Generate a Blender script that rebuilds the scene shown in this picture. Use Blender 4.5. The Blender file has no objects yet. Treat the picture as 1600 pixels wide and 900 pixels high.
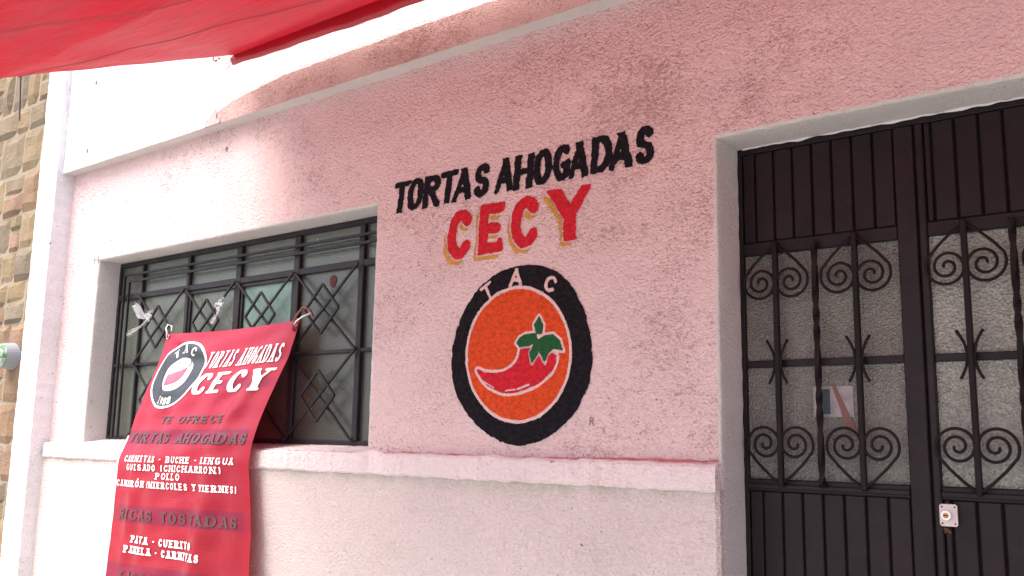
import bpy, math, random
import numpy as np
from mathutils import Vector, Matrix, noise
random.seed(7)
rng = np.random.RandomState(11)
S = bpy.context.scene
COL = S.collection
R = math.radians

# ------------------------------------------------------------------ camera
cam_d = bpy.data.cameras.new("camera")
cam = bpy.data.objects.new("camera", cam_d)
COL.objects.link(cam)
right = Vector((0.78844758, 0.61486677, 0.0170078))
up = Vector((0.08529517, -0.13667417, 0.98693713))
fwd = Vector((-0.60915937, 0.77669751, 0.16020558))
m = Matrix((right, up, -fwd)).transposed().to_4x4()
m.translation = Vector((0.0, -2.6, 1.5))
cam.matrix_world = m
cam_d.sensor_width = 36.0
cam_d.lens = 1451.4647 / 1600 * 36
cam_d.clip_start = 0.05
cam_d.clip_end = 500
S.camera = cam
S.render.resolution_x, S.render.resolution_y = 1024, 576

# ------------------------------------------------------------------ light
SUN_EL, SUN_AZ = 62.0, -158.0            # azimuth measured from +Y towards +X: in front of the wall, a little left
wd = bpy.data.worlds.new("World")
S.world = wd
wd.use_nodes = True
wn, wl = wd.node_tree.nodes, wd.node_tree.links
sky = wn.new("ShaderNodeTexSky")
sky.sky_type = 'NISHITA'
sky.sun_disc = False
sky.sun_elevation = R(SUN_EL)
sky.sun_rotation = R(SUN_AZ)
sky.air_density = 1.0
sky.dust_density = 6.0
hsv = wn.new("ShaderNodeHueSaturation")   # thin cloud greys the blue
hsv.inputs['Saturation'].default_value = 0.95
wl.new(sky.outputs[0], hsv.inputs['Color'])
wl.new(hsv.outputs[0], wn['Background'].inputs['Color'])
wn['Background'].inputs['Strength'].default_value = 0.15
sun_d = bpy.data.lights.new("sun", 'SUN')
sun_d.energy = 1.5
sun_d.angle = R(55)
sun_d.color = (1.0, 0.96, 0.9)
sun = bpy.data.objects.new("sun", sun_d)
COL.objects.link(sun)
sd = Vector((math.cos(R(SUN_EL)) * math.sin(R(SUN_AZ)), math.cos(R(SUN_EL)) * math.cos(R(SUN_AZ)), math.sin(R(SUN_EL))))
sun.rotation_euler = (-sd).to_track_quat('-Z', 'Y').to_euler()
S.view_settings.view_transform = 'Standard'
S.view_settings.look = 'None'
S.view_settings.gamma = 1.0
S.view_settings.exposure = 1.5
S.cycles.max_bounces = 8
S.cycles.diffuse_bounces = 5

# ------------------------------------------------------------------ materials
def mat(name, base=(0.5, 0.5, 0.5), rough=0.7, spec=0.4, metal=0.0):
    mt = bpy.data.materials.new(name)
    mt.use_nodes = True
    n, l = mt.node_tree.nodes, mt.node_tree.links
    b = n['Principled BSDF']
    b.inputs['Base Color'].default_value = (*base, 1)
    b.inputs['Roughness'].default_value = rough
    b.inputs['Specular IOR Level'].default_value = spec
    b.inputs['Metallic'].default_value = metal
    return mt, n, l, b

def posn(n, l, scale=(1, 1, 1)):
    g = n.new('ShaderNodeNewGeometry')
    mp = n.new('ShaderNodeMapping')
    mp.inputs['Scale'].default_value = scale
    l.new(g.outputs['Position'], mp.inputs['Vector'])
    return mp.outputs['Vector']

def tex(n, l, vec, scale, detail=3.0, rough=0.6, dist=0.0):
    t = n.new('ShaderNodeTexNoise')
    t.inputs['Scale'].default_value = scale
    t.inputs['Detail'].default_value = detail
    t.inputs['Roughness'].default_value = rough
    t.inputs['Distortion'].default_value = dist
    l.new(vec, t.inputs['Vector'])
    return t.outputs['Fac']

def ramp(n, l, src, p0, p1, c0=(0, 0, 0), c1=(1, 1, 1)):
    r = n.new('ShaderNodeValToRGB')
    r.color_ramp.elements[0].position = p0
    r.color_ramp.elements[1].position = p1
    r.color_ramp.elements[0].color = (*c0, 1)
    r.color_ramp.elements[1].color = (*c1, 1)
    l.new(src, r.inputs['Fac'])
    return r.outputs['Color']

def mathn(n, l, op, a, b=None, clamp=False):
    m_ = n.new('ShaderNodeMath')
    m_.operation = op
    m_.use_clamp = clamp
    for i, s in enumerate((a, b)):
        if s is None: continue
        if isinstance(s, (int, float)): m_.inputs[i].default_value = s
        else: l.new(s, m_.inputs[i])
    return m_.outputs[0]

def mix(n, l, fac, a, b, mode='MIX'):
    x = n.new('ShaderNodeMix')
    x.data_type = 'RGBA'
    x.blend_type = mode
    if isinstance(fac, (int, float)): x.inputs['Factor'].default_value = fac
    else: l.new(fac, x.inputs['Factor'])
    for s, i in ((a, 6), (b, 7)):
        if isinstance(s, tuple): x.inputs[i].default_value = (*s, 1)
        else: l.new(s, x.inputs[i])
    return x.outputs[2]

def bump(n, l, b, h, strength, dist, prev=None):
    bp = n.new('ShaderNodeBump')
    bp.inputs['Strength'].default_value = strength
    bp.inputs['Distance'].default_value = dist
    l.new(h, bp.inputs['Height'])
    if prev is not None: l.new(prev, bp.inputs['Normal'])
    l.new(bp.outputs[0], b.inputs['Normal'])
    return bp.outputs[0]

def stucco(name, base, grain=1.0, depth=0.006, dirt=0.55, dirtcol=(0.16, 0.07, 0.06), spots=(), line=None, dirt_th=0.5):
    """rough-cast plaster under paint: lumps in the bump, grime sitting in the pits"""
    mt, n, l, b = mat(name, base, 0.85, 0.2)
    v = posn(n, l, (1, 1, 1.25))
    lumps = tex(n, l, v, 62 * grain, 3.0, 0.62, 0.7)
    fine = tex(n, l, v, 240 * grain, 2.0, 0.5)
    vo = n.new('ShaderNodeTexVoronoi')
    vo.inputs['Scale'].default_value = 95 * grain
    vo.feature = 'F1'
    l.new(v, vo.inputs['Vector'])
    h = mathn(n, l, 'ADD', mathn(n, l, 'MULTIPLY', lumps, 1.1), mathn(n, l, 'MULTIPLY', fine, 0.22))
    h = mathn(n, l, 'SUBTRACT', h, mathn(n, l, 'MULTIPLY', vo.outputs['Distance'], 0.35))
    bump(n, l, b, h, 0.9, depth)
    # soft tone changes of old paint
    big = tex(n, l, v, 2.2, 4.0, 0.6)
    c = mix(n, l, ramp(n, l, big, 0.35, 0.7), base, tuple(x * 0.9 for x in base))
    # grime in the pits, in patches
    v2 = posn(n, l, (1, 1, 1.6))
    pits = tex(n, l, v2, 54 * grain, 4.0, 0.66, 1.6)
    patch = tex(n, l, v, 2.6, 5.0, 0.7)
    th = mathn(n, l, 'ADD', pits, mathn(n, l, 'MULTIPLY', mathn(n, l, 'SUBTRACT', patch, 0.5), 0.62))
    for (sx, sz, sr, amt) in spots:           # places where the grime has gathered
        vd = n.new('ShaderNodeVectorMath'); vd.operation = 'DISTANCE'
        l.new(posn(n, l, (1, 0, 1)), vd.inputs[0]); vd.inputs[1].default_value = (sx, 0, sz)
        g_ = mathn(n, l, 'SUBTRACT', 1.0, mathn(n, l, 'DIVIDE', vd.outputs['Value'], sr), True)
        th = mathn(n, l, 'ADD', th, mathn(n, l, 'MULTIPLY', g_, amt))
    d = mathn(n, l, 'MULTIPLY', ramp(n, l, th, dirt_th + 0.05, dirt_th + 0.2), dirt)
    c = mix(n, l, d, c, dirtcol)
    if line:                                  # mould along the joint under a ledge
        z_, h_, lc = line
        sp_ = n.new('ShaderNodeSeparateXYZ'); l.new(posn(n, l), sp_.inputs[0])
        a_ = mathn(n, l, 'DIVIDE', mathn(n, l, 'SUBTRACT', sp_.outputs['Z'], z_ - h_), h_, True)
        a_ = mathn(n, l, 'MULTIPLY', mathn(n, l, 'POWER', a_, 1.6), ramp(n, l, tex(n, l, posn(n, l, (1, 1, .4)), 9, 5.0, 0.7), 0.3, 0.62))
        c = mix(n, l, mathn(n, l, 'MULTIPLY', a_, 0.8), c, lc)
    # rare dark specks
    sp = tex(n, l, v, 34, 2.0, 0.5)
    c = mix(n, l, mathn(n, l, 'MULTIPLY', ramp(n, l, sp, 0.73, 0.76), 0.7), c, (0.07, 0.03, 0.03))
    l.new(c, b.inputs['Base Color'])
    return mt

def paint(name, base, var=0.75, rough=0.75, wear=0.0, under=(0.7, 0.55, 0.52)):
    """brushed sign paint over the same rough plaster"""
    mt, n, l, b = mat(name, base, rough, 0.10)
    v = posn(n, l, (1, 1, 1.25))
    lumps = tex(n, l, v, 62, 3.0, 0.62, 0.7)
    fine = tex(n, l, v, 240, 2.0, 0.5)
    h = mathn(n, l, 'ADD', mathn(n, l, 'MULTIPLY', lumps, 1.1), mathn(n, l, 'MULTIPLY', fine, 0.2))
    bump(n, l, b, h, 0.9, 0.009)
    bl = tex(n, l, v, 55, 4.0, 0.75)
    c = mix(n, l, ramp(n, l, bl, 0.40, 0.60), base, tuple(x * var for x in base))
    if wear:
        wv = tex(n, l, v, 75, 3.0, 0.7)
        c = mix(n, l, mathn(n, l, 'MULTIPLY', ramp(n, l, wv, 0.62, 0.72), wear), c, under)
    l.new(c, b.inputs['Base Color'])
    return mt

M = {}
M['pink_wall'] = stucco('pink_stucco', (0.75, 0.565, 0.565), 1.0, 0.014, 0.62, (0.27, 0.13, 0.115), dirt_th=0.50, spots=((-1.5, 2.76, .75, .085), (-1.42, 1.62, .38, .05), (-2.5, 1.95, .34, .05), (-2.0, 2.75, .5, .04), (-1.4, 2.25, .35, .04)))
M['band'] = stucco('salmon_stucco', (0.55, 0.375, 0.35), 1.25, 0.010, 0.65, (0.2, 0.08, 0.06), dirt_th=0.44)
M['white_wall'] = stucco('white_stucco', (0.76, 0.74, 0.76), 1.15, 0.007, 0.42, (0.26, 0.24, 0.27), dirt_th=0.5)
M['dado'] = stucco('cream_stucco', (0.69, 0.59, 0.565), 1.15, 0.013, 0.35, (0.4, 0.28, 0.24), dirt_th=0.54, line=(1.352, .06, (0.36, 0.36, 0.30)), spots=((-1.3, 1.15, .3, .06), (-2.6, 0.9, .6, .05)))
M['ledge'] = stucco('pale_pink_plaster', (0.74, 0.63, 0.63), 0.8, 0.010, 0.35, (0.35, 0.16, 0.15), dirt_th=0.54)
M['reveal'] = stucco('grey_reveal_plaster', (0.60, 0.575, 0.56), 1.3, 0.006, 0.25, (0.3, 0.25, 0.24), dirt_th=0.52)
M['sign_black'] = paint('black_sign_paint', (0.007, 0.006, 0.008), 2.2, 0.95, 0.45, (0.085, 0.06, 0.065))
M['sign_red'] = paint('red_sign_paint', (0.62, 0.020, 0.035), 0.68, 0.8, 0.35, (0.45, 0.12, 0.11))
M['sign_gold'] = paint('gold_sign_paint', (0.62, 0.30, 0.05), 0.8, 0.7, 0.55)
M['sign_orange'] = paint('orange_sign_paint', (0.70, 0.075, 0.02), 0.68, 0.8, 0.45, (0.42, 0.10, 0.05))
M['sign_green'] = paint('green_sign_paint', (0.02, 0.10, 0.035), 0.8)
M['sign_pale'] = paint('pale_sign_paint', (0.72, 0.50, 0.49), 0.9)
M['sign_pinkline'] = paint('pink_line_paint', (0.62, 0.19, 0.2), 0.8, 0.8, 0.9)

def metal_paint(name, base, rough=0.45, spec=0.22):
    mt, n, l, b = mat(name, base, rough, spec)
    v = posn(n, l)
    g = tex(n, l, v, 9, 5.0, 0.65)
    c = mix(n, l, ramp(n, l, g, 0.35, 0.7), base, tuple(x * 1.7 for x in base))
    sp = tex(n, l, v, 130, 2.0, 0.5)
    c = mix(n, l, mathn(n, l, 'MULTIPLY', ramp(n, l, sp, 0.76, 0.8), 0.5), c, (0.25, 0.22, 0.2))
    l.new(c, b.inputs['Base Color'])
    rr = tex(n, l, v, 22, 4.0, 0.6)
    l.new(ramp(n, l, rr, 0.2, 0.9, (rough - 0.12,) * 3, (rough + 0.2,) * 3), b.inputs['Roughness'])
    h = tex(n, l, v, 160, 2.0, 0.5)
    bump(n, l, b, h, 0.25, 0.001)
    return mt
M['door_brown'] = metal_paint('brown_enamel', (0.0105, 0.0064, 0.0078), 0.45)
M['groove'] = metal_paint('groove_enamel', (0.008, 0.005, 0.005), 0.7, 0.1)
M['iron'] = metal_paint('wrought_iron_enamel', (0.008, 0.005, 0.006), 0.5, 0.15)
M['win_frame'] = metal_paint('dark_window_enamel', (0.016, 0.014, 0.017), 0.45)

def frosted(name, base, sparkle=1.0, spots=0.0, scale=150):
    mt, n, l, b = mat(name, base, 0.12, 0.7)
    v = posn(n, l)
    vo = n.new('ShaderNodeTexVoronoi')
    vo.inputs['Scale'].default_value = scale
    l.new(v, vo.inputs['Vector'])
    ns = tex(n, l, v, scale * 0.8, 2.0, 0.5)
    h = mathn(n, l, 'ADD', vo.outputs['Distance'], ns)
    bump(n, l, b, h, min(1, 1.0 * sparkle), 0.006 * sparkle)
    g = tex(n, l, v, 5.5, 4.0, 0.65)
    c = mix(n, l, ramp(n, l, g, 0.3, 0.72), tuple(x * 0.8 for x in base), tuple(x * 1.15 for x in base))
    # lighter flecks at the scale of the pebbling
    pt = tex(n, l, v, scale, 1.0, 0.5)
    c = mix(n, l, mathn(n, l, 'MULTIPLY', ramp(n, l, pt, 0.55, 0.75), 0.35), c, tuple(min(1, x * 2.0) for x in base))
    if spots:
        v3 = posn(n, l, (1, 1, 0.55))
        s1 = tex(n, l, v3, 24, 4.0, 0.7, 0.6)
        s2 = tex(n, l, v, 3.1, 2.0, 0.5)
        f = mathn(n, l, 'MULTIPLY', ramp(n, l, s1, 0.70, 0.73), mathn(n, l, 'MULTIPLY', ramp(n, l, s2, 0.42, 0.6), spots))
        c = mix(n, l, f, c, (0.5, 0.46, 0.38))
    l.new(c, b.inputs['Base Color'])
    return mt
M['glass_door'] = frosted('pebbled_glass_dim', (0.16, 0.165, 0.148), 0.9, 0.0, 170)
M['glass_door_bright'] = frosted('pebbled_glass_bright', (0.28, 0.295, 0.265), 1.0, 0.0, 130)  # right leaf's brighter reflections put into the base colour
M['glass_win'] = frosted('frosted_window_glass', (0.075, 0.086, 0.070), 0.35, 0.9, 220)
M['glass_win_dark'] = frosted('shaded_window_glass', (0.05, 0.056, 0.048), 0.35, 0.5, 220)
M['glass_win_teal'] = frosted('teal_window_glass', (0.105, 0.175, 0.155), 0.35, 0.25, 220)

M['chrome'] = mat('lock_steel', (0.75, 0.75, 0.78), 0.25, 0.5, 0.9)[0]
M['plate'] = mat('lock_plate_steel', (0.55, 0.47, 0.46), 0.45, 0.5, 0.5)[0]
M['rust'] = mat('rust', (0.10, 0.045, 0.038), 0.9, 0.1)[0]
M['brass'] = mat('brass', (0.5, 0.22, 0.08), 0.4, 0.5, 0.7)[0]
M['wire'] = mat('steel_wire', (0.45, 0.42, 0.42), 0.4, 0.5, 0.8)[0]
M['rustwire'] = mat('rusty_wire', (0.22, 0.08, 0.06), 0.6, 0.4, 0.5)[0]
M['blackwire'] = mat('black_cable', (0.02, 0.02, 0.02), 0.6)[0]
M['cap_grey'] = mat('meter_grey', (0.27, 0.29, 0.33), 0.45, 0.5)[0]
M['pencil'] = mat('pencil_mark', (0.18, 0.17, 0.19), 0.9, 0.1)[0]

mt, n, l, b = mat('clear_plastic_film', (0.85, 0.85, 0.9), 0.25, 0.5)
b.inputs['Alpha'].default_value = 0.28
M['plastic'] = mt
mt, n, l, b = mat('white_cord', (0.75, 0.74, 0.74), 0.8, 0.2)
M['cord'] = mt

# meter glass: green and white reflections
mt, n, l, b = mat('meter_face', (0.3, 0.45, 0.3), 0.15, 0.6)
v = posn(n, l)
f = tex(n, l, v, 24, 3.0, 0.6, 1.0)
c = mix(n, l, ramp(n, l, f, 0.42, 0.58), (0.10, 0.28, 0.07), (0.6, 0.75, 0.72))
l.new(c, b.inputs['Base Color'])
M['meter_face'] = mt

# paper taped behind the glass
mt, n, l, b = mat('notice_paper', (0.42, 0.36, 0.38), 0.7, 0.2)
v = posn(n, l)
f = tex(n, l, v, 40, 4.0, 0.7)
c = mix(n, l, mathn(n, l, 'MULTIPLY', ramp(n, l, f, 0.45, 0.65), 0.7), (0.30, 0.28, 0.29), (0.19, 0.17, 0.20))
l.new(c, b.inputs['Base Color'])
M['paper'] = mt
M['paper_blue'] = mat('notice_photo', (0.04, 0.06, 0.08), 0.5)[0]
M['old_tape'] = mat('old_tape', (0.16, 0.13, 0.09), 0.6)[0]
M['red_ribbon'] = mat('faded_red_ribbon', (0.17, 0.085, 0.075), 0.7)[0]

# red tarpaulin, light comes through it
mt = bpy.data.materials.new('red_tarpaulin')
mt.use_nodes = True
n, l = mt.node_tree.nodes, mt.node_tree.links
b = n['Principled BSDF']
out = n['Material Output']
v = posn(n, l, (0.55, 1.7, 1))
f = tex(n, l, v, 2.3, 4.0, 0.55, 1.2)
v2 = posn(n, l)
weave = tex(n, l, v2, 14, 3.0, 0.6)
cc = mix(n, l, ramp(n, l, f, 0.36, 0.64), (0.30, 0.0045, 0.013), (0.24, 0.013, 0.020))
cc = mix(n, l, mathn(n, l, 'MULTIPLY', ramp(n, l, weave, 0.4, 0.7), 0.2), cc, (0.28, 0.03, 0.035))
tr = n.new('ShaderNodeBsdfTranslucent')
tcol = mix(n, l, 1.0, cc, (0.8, 0.9, 0.9), 'MULTIPLY')
l.new(tcol, tr.inputs['Color'])
b.inputs['Roughness'].default_value = 0.38
b.inputs['Specular IOR Level'].default_value = 0.12
l.new(cc, b.inputs['Base Color'])
hb = tex(n, l, posn(n, l, (0.8, 2.6, 1)), 5, 3.0, 0.5, 0.8)
bump(n, l, b, hb, 0.35, 0.02)
ms = n.new('ShaderNodeMixShader')
ms.inputs[0].default_value = 0.5
l.new(b.outputs[0], ms.inputs[1])
l.new(tr.outputs[0], ms.inputs[2])
l.new(ms.outputs[0], out.inputs['Surface'])
M['tarp'] = mt
M['seam'] = mat('tarp_seam_thread', (0.30, 0.045, 0.05), 0.7)[0]
mt2, n, l, b = mat('red_tarp_hem', (0.36, 0.012, 0.025), 0.35, 0.4)
M['hem'] = mt2

# banner vinyl
mt, n, l, b = mat('banner_vinyl', (0.6, 0.02, 0.05), 0.3, 0.28)
uvn = n.new('ShaderNodeUVMap')
sep = n.new('ShaderNodeSeparateXYZ')
l.new(uvn.outputs[0], sep.inputs[0])
vv, uu = sep.outputs['Y'], sep.outputs['X']
def bandmask(v0, v1, u0=-1.0, soft=0.008):
    a = mathn(n, l, 'DIVIDE', mathn(n, l, 'SUBTRACT', vv, v0), soft, True)
    c_ = mathn(n, l, 'DIVIDE', mathn(n, l, 'SUBTRACT', v1, vv), soft, True)
    d_ = mathn(n, l, 'DIVIDE', mathn(n, l, 'SUBTRACT', uu, u0), 0.25, True)
    return mathn(n, l, 'MULTIPLY', mathn(n, l, 'MULTIPLY', a, c_), d_)
col = mix(n, l, ramp(n, l, vv, 0.1, 1.1), (0.37, 0.014, 0.046), (0.30, 0.007, 0.022))
gr = tex(n, l, posn(n, l), 7, 5.0, 0.65)
col = mix(n, l, mathn(n, l, 'MULTIPLY', ramp(n, l, gr, 0.4, 0.75), 0.4), col, (0.33, 0.03, 0.05))
for v0, v1, u0, s_ in ((0.13, 0.185, 0.35, .5), (0.26, 0.315, 0.35, .45), (0.50, 0.58, -1, .62), (0.86, 0.95, -0.1, .6), (1.13, 1.215, -1, .6), (1.42, 1.5, -1, .6)):
    col = mix(n, l, mathn(n, l, 'MULTIPLY', bandmask(v0, v1, u0), s_), col, (0.13, 0.008, 0.045))
edge = mathn(n, l, 'DIVIDE', mathn(n, l, 'SUBTRACT', uu, 0.955), 0.01, True)
col = mix(n, l, mathn(n, l, 'MULTIPLY', edge, 0.55), col, (0.38, 0.005, 0.02))
# horizontal scrim lines of the vinyl
wv = n.new('ShaderNodeTexWave')
wv.wave_type = 'BANDS'; wv.bands_direction = 'Y'
wv.inputs['Scale'].default_value = 28
wv.inputs['Distortion'].default_value = 1.5
l.new(uvn.outputs[0], wv.inputs['Vector'])
col = mix(n, l, mathn(n, l, 'MULTIPLY', wv.outputs['Fac'], 0.03), col, (0.85, 0.35, 0.4))
l.new(col, b.inputs['Base Color'])
hb = tex(n, l, posn(n, l), 11, 4.0, 0.55, 0.4)
bump(n, l, b, hb, 0.35, 0.012)
tr = n.new('ShaderNodeBsdfTranslucent'); tr.inputs['Color'].default_value = (0.6, 0.02, 0.04, 1)
ms = n.new('ShaderNodeMixShader'); ms.inputs[0].default_value = 0.15
l.new(b.outputs[0], ms.inputs[1]); l.new(tr.outputs[0], ms.inputs[2])
l.new(ms.outputs[0], n['Material Output'].inputs['Surface'])
M['banner'] = mt
M['b_white'] = mat('banner_white_print', (0.8, 0.78, 0.76), 0.35, 0.5)[0]
M['b_black'] = mat('banner_black_print', (0.025, 0.027, 0.035), 0.33, 0.5)[0]
M['b_grey'] = mat('banner_grey_print', (0.075, 0.035, 0.035), 0.4, 0.5)[0]
M['b_pinkc'] = mat('banner_chili_print', (0.33, 0.07, 0.13), 0.35, 0.5)[0]
M['b_green'] = mat('banner_green_print', (0.06, 0.12, 0.11), 0.35, 0.5)[0]
M['b_edge'] = mat('banner_bare_edge', (0.75, 0.7, 0.66), 0.6)[0]

# neighbour's stones
stone_mats = []
for i, bc in enumerate([(0.265, 0.193, 0.116), (0.251, 0.190, 0.121), (0.233, 0.184, 0.129), (0.265, 0.177, 0.114), (0.279, 0.210, 0.131), (0.214, 0.173, 0.129), (0.265, 0.175, 0.121)]):
    mt, n, l, b = mat('sandstone', bc, 0.9, 0.2)
    v = posn(n, l, (1, 1, 1.3))
    a = tex(n, l, v, 7, 6.0, 0.7, 0.6)
    c = mix(n, l, ramp(n, l, a, 0.3, 0.7), tuple(x * 0.78 for x in bc), tuple(min(1, x * 1.12) for x in bc))
    g2 = tex(n, l, v, 26, 4.0, 0.7)
    c = mix(n, l, mathn(n, l, 'MULTIPLY', ramp(n, l, g2, 0.55, 0.7), 0.3), c, (0.22, 0.18, 0.12))
    l.new(c, b.inputs['Base Color'])
    h = tex(n, l, v, 34, 6.0, 0.7, 0.8)
    bump(n, l, b, h, 0.9, 0.014)
    stone_mats.append(mt)
M['mortar'] = stucco('grey_mortar', (0.30, 0.26, 0.2), 1.0, 0.006, 0.4, (0.12, 0.1, 0.08))
mt, n, l, b = mat('pavement_concrete', (0.32, 0.31, 0.29), 0.9, 0.2)
v = posn(n, l)
c = mix(n, l, ramp(n, l, tex(n, l, v, 3, 6, 0.7), 0.3, 0.7), (0.36, 0.35, 0.33), (0.46, 0.45, 0.43))
l.new(c, b.inputs['Base Color']); bump(n, l, b, tex(n, l, v, 120, 3), 0.4, 0.004)
M['pavement'] = mt
mt, n, l, b = mat('road_concrete', (0.3, 0.3, 0.29), 0.9, 0.2)
v = posn(n, l)
c = mix(n, l, ramp(n, l, tex(n, l, v, 60, 6, 0.7), 0.3, 0.7), (0.27, 0.265, 0.255), (0.36, 0.355, 0.34))
l.new(c, b.inputs['Base Color']); bump(n, l, b, tex(n, l, v, 150, 3), 0.5, 0.006)
M['asphalt'] = mt

# ------------------------------------------------------------------ object helpers
def wpos(o):
    p = Vector(o.location)
    while o.parent:
        o = o.parent
        p += o.location
    return p

def obj(name, verts, faces, material, parent=None, smooth=False, loc=None):
    """verts are world coordinates; the object's origin sits at its parent's origin, or at loc"""
    me = bpy.data.meshes.new(name)
    base = wpos(parent) if parent else Vector((0, 0, 0))
    off = Vector(loc) if loc is not None else base
    V = np.asarray(verts, dtype=float).reshape(-1, 3) - np.array(off)
    me.from_pydata(V.tolist(), [], [list(f) for f in faces])
    me.materials.append(material)
    if smooth:
        me.polygons.foreach_set('use_smooth', [True] * len(me.polygons))
    me.update()
    o = bpy.data.objects.new(name, me)
    COL.objects.link(o)
    if parent: o.parent = parent
    o.location = off - base
    return o

def thing(name, label, cat, loc=(0, 0, 0), group=None):
    o = bpy.data.objects.new(name, None)
    o.empty_display_size = 0.1
    COL.objects.link(o)
    o.location = loc
    o['label'] = label; o['category'] = cat
    if group: o['group'] = group
    return o

def tag(o, label, cat, group=None):
    o['label'] = label; o['category'] = cat
    if group: o['group'] = group
    return o

class MB:
    def __init__(s): s.v = []; s.f = []
    def add(s, vs, fs):
        k = len(s.v); s.v += [tuple(x) for x in vs]; s.f += [tuple(i + k for i in f) for f in fs]
        return s
    def box(s, x0, x1, y0, y1, z0, z1, bev=0.0):
        if bev <= 0:
            vs = [(x, y, z) for x in (x0, x1) for y in (y0, y1) for z in (z0, z1)]
            return s.add(vs, [(0, 1, 3, 2), (4, 6, 7, 5), (0, 4, 5, 1), (2, 3, 7, 6), (0, 2, 6, 4), (1, 5, 7, 3)])
        b = bev                                     # front (y0) edges chamfered
        vs = [(x0, y1, z0), (x1, y1, z0), (x1, y1, z1), (x0, y1, z1),
              (x0, y0 + b, z0), (x1, y0 + b, z0), (x1, y0 + b, z1), (x0, y0 + b, z1),
              (x0 + b, y0, z0 + b), (x1 - b, y0, z0 + b), (x1 - b, y0, z1 - b), (x0 + b, y0, z1 - b)]
        return s.add(vs, [(3, 2, 1, 0), (0, 1, 5, 4), (1, 2, 6, 5), (2, 3, 7, 6), (3, 0, 4, 7),
                          (4, 5, 9, 8), (5, 6, 10, 9), (6, 7, 11, 10), (7, 4, 8, 11), (8, 9, 10, 11)])
    def tube(s, pts, r, n=8, cap=True, rad=None, square=False):
        pts = [Vector(p) for p in pts]
        k0 = len(s.v); prev = None
        N = len(pts)
        for i, p in enumerate(pts):
            t = (pts[min(i + 1, N - 1)] - pts[max(i - 1, 0)]).normalized()
            if prev is None:
                a = Vector((0, 1, 0)) if abs(t.y) < 0.9 else Vector((1, 0, 0))
                prev = (a - t * a.dot(t)).normalized()
            else:
                prev = (prev - t * prev.dot(t)).normalized()
            bn = t.cross(prev)
            rr = rad[i] if rad else r
            for j in range(n):
                an = 2 * math.pi * (j + (0.5 if square else 0)) / n
                s.v.append(tuple(p + (prev * math.cos(an) + bn * math.sin(an)) * rr))
        for i in range(N - 1):
            for j in range(n):
                a = k0 + i * n + j; b_ = k0 + i * n + (j + 1) % n
                s.f.append((a, b_, b_ + n, a + n))
        if cap:
            s.f.append(tuple(k0 + j for j in range(n))[::-1])
            s.f.append(tuple(k0 + (N - 1) * n + j for j in range(n)))
        return s
    def build(s, name, material, parent=None, smooth=False, loc=None):
        return obj(name, s.v, s.f, material, parent, smooth, loc)

def copy_part(o, dx=0, dy=0, dz=0):
    c = o.copy()
    COL.objects.link(c)
    c.location = (o.location.x + dx, o.location.y + dy, o.location.z + dz)
    return c

# uneven plaster: one displacement field used by every plaster surface and by the paint on it
def warp(V, amp=1.0):
    out = np.array(V, dtype=float).reshape(-1, 3)
    x, y, z = out[:, 0].copy(), out[:, 1].copy(), out[:, 2].copy()
    def f(a, b_, c, ph): return np.sin(a * x + b_ * z + ph + 1.7 * np.sin(c * z + ph) + y * 9) 
    dy = 0.0016 * f(13, 4, 5, .3) * f(3, 11, 7, 1.9) + 0.0010 * f(47, 21, 19, .7) * f(-29, 52, 13, 2.1) + 0.0007 * f(91, -63, 23, 1.1) * f(57, 95, 31, .2)
    dx = 0.0022 * f(6, 24, 9, 2.2) * f(11, 43, 3, .8) + 0.0016 * f(19, 88, 17, .4)
    dz = 0.0022 * f(21, 7, 4, 1.4) * f(37, 12, 5, 2.9) + 0.0016 * f(83, 15, 9, .9)
    out[:, 0] += dx * amp * .4; out[:, 1] += dy * amp * .6; out[:, 2] += dz * amp * .4
    return out

# ------------------------------------------------------------------ painted shapes: signed distance field -> mesh
def vnoise(X, Y, cell, seed):
    g = np.random.RandomState(seed).rand(64, 64)
    a, b_ = X / cell + 1000.0, Y / cell + 1000.0
    i, j = np.floor(a).astype(int), np.floor(b_).astype(int)
    fa, fb = a - i, b_ - j
    fa = fa * fa * (3 - 2 * fa); fb = fb * fb * (3 - 2 * fb)
    i0, i1, j0, j1 = i % 64, (i + 1) % 64, j % 64, (j + 1) % 64
    return (g[i0, j0] * (1 - fa) + g[i1, j0] * fa) * (1 - fb) + (g[i0, j1] * (1 - fa) + g[i1, j1] * fa) * fb - 0.5

def seg_d(X, Y, a, b_):
    ax, ay = a; bx, by = b_
    dx, dy = bx - ax, by - ay
    L = dx * dx + dy * dy + 1e-12
    t = np.clip(((X - ax) * dx + (Y - ay) * dy) / L, 0, 1)
    return np.hypot(X - ax - t * dx, Y - ay - t * dy)

def poly_sdf(X, Y, P):
    d = np.full(X.shape, 1e9); ins = np.zeros(X.shape, bool)
    k = len(P)
    for i in range(k):
        a, b_ = P[i], P[(i + 1) % k]
        d = np.minimum(d, seg_d(X, Y, a, b_))
        if a[1] != b_[1]:
            c = (a[1] > Y) != (b_[1] > Y)
            ins ^= c & (X < (b_[0] - a[0]) * (Y - a[1]) / (b_[1] - a[1]) + a[0])
    return np.where(ins, -d, d)

def smooth_poly(P, it=2):
    for _ in range(it):
        Q = []
        for i in range(len(P)):
            a, b_ = P[i], P[(i + 1) % len(P)]
            Q += [(a[0] * .75 + b_[0] * .25, a[1] * .75 + b_[1] * .25), (a[0] * .25 + b_[0] * .75, a[1] * .25 + b_[1] * .75)]
        P = Q
    return P

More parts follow.
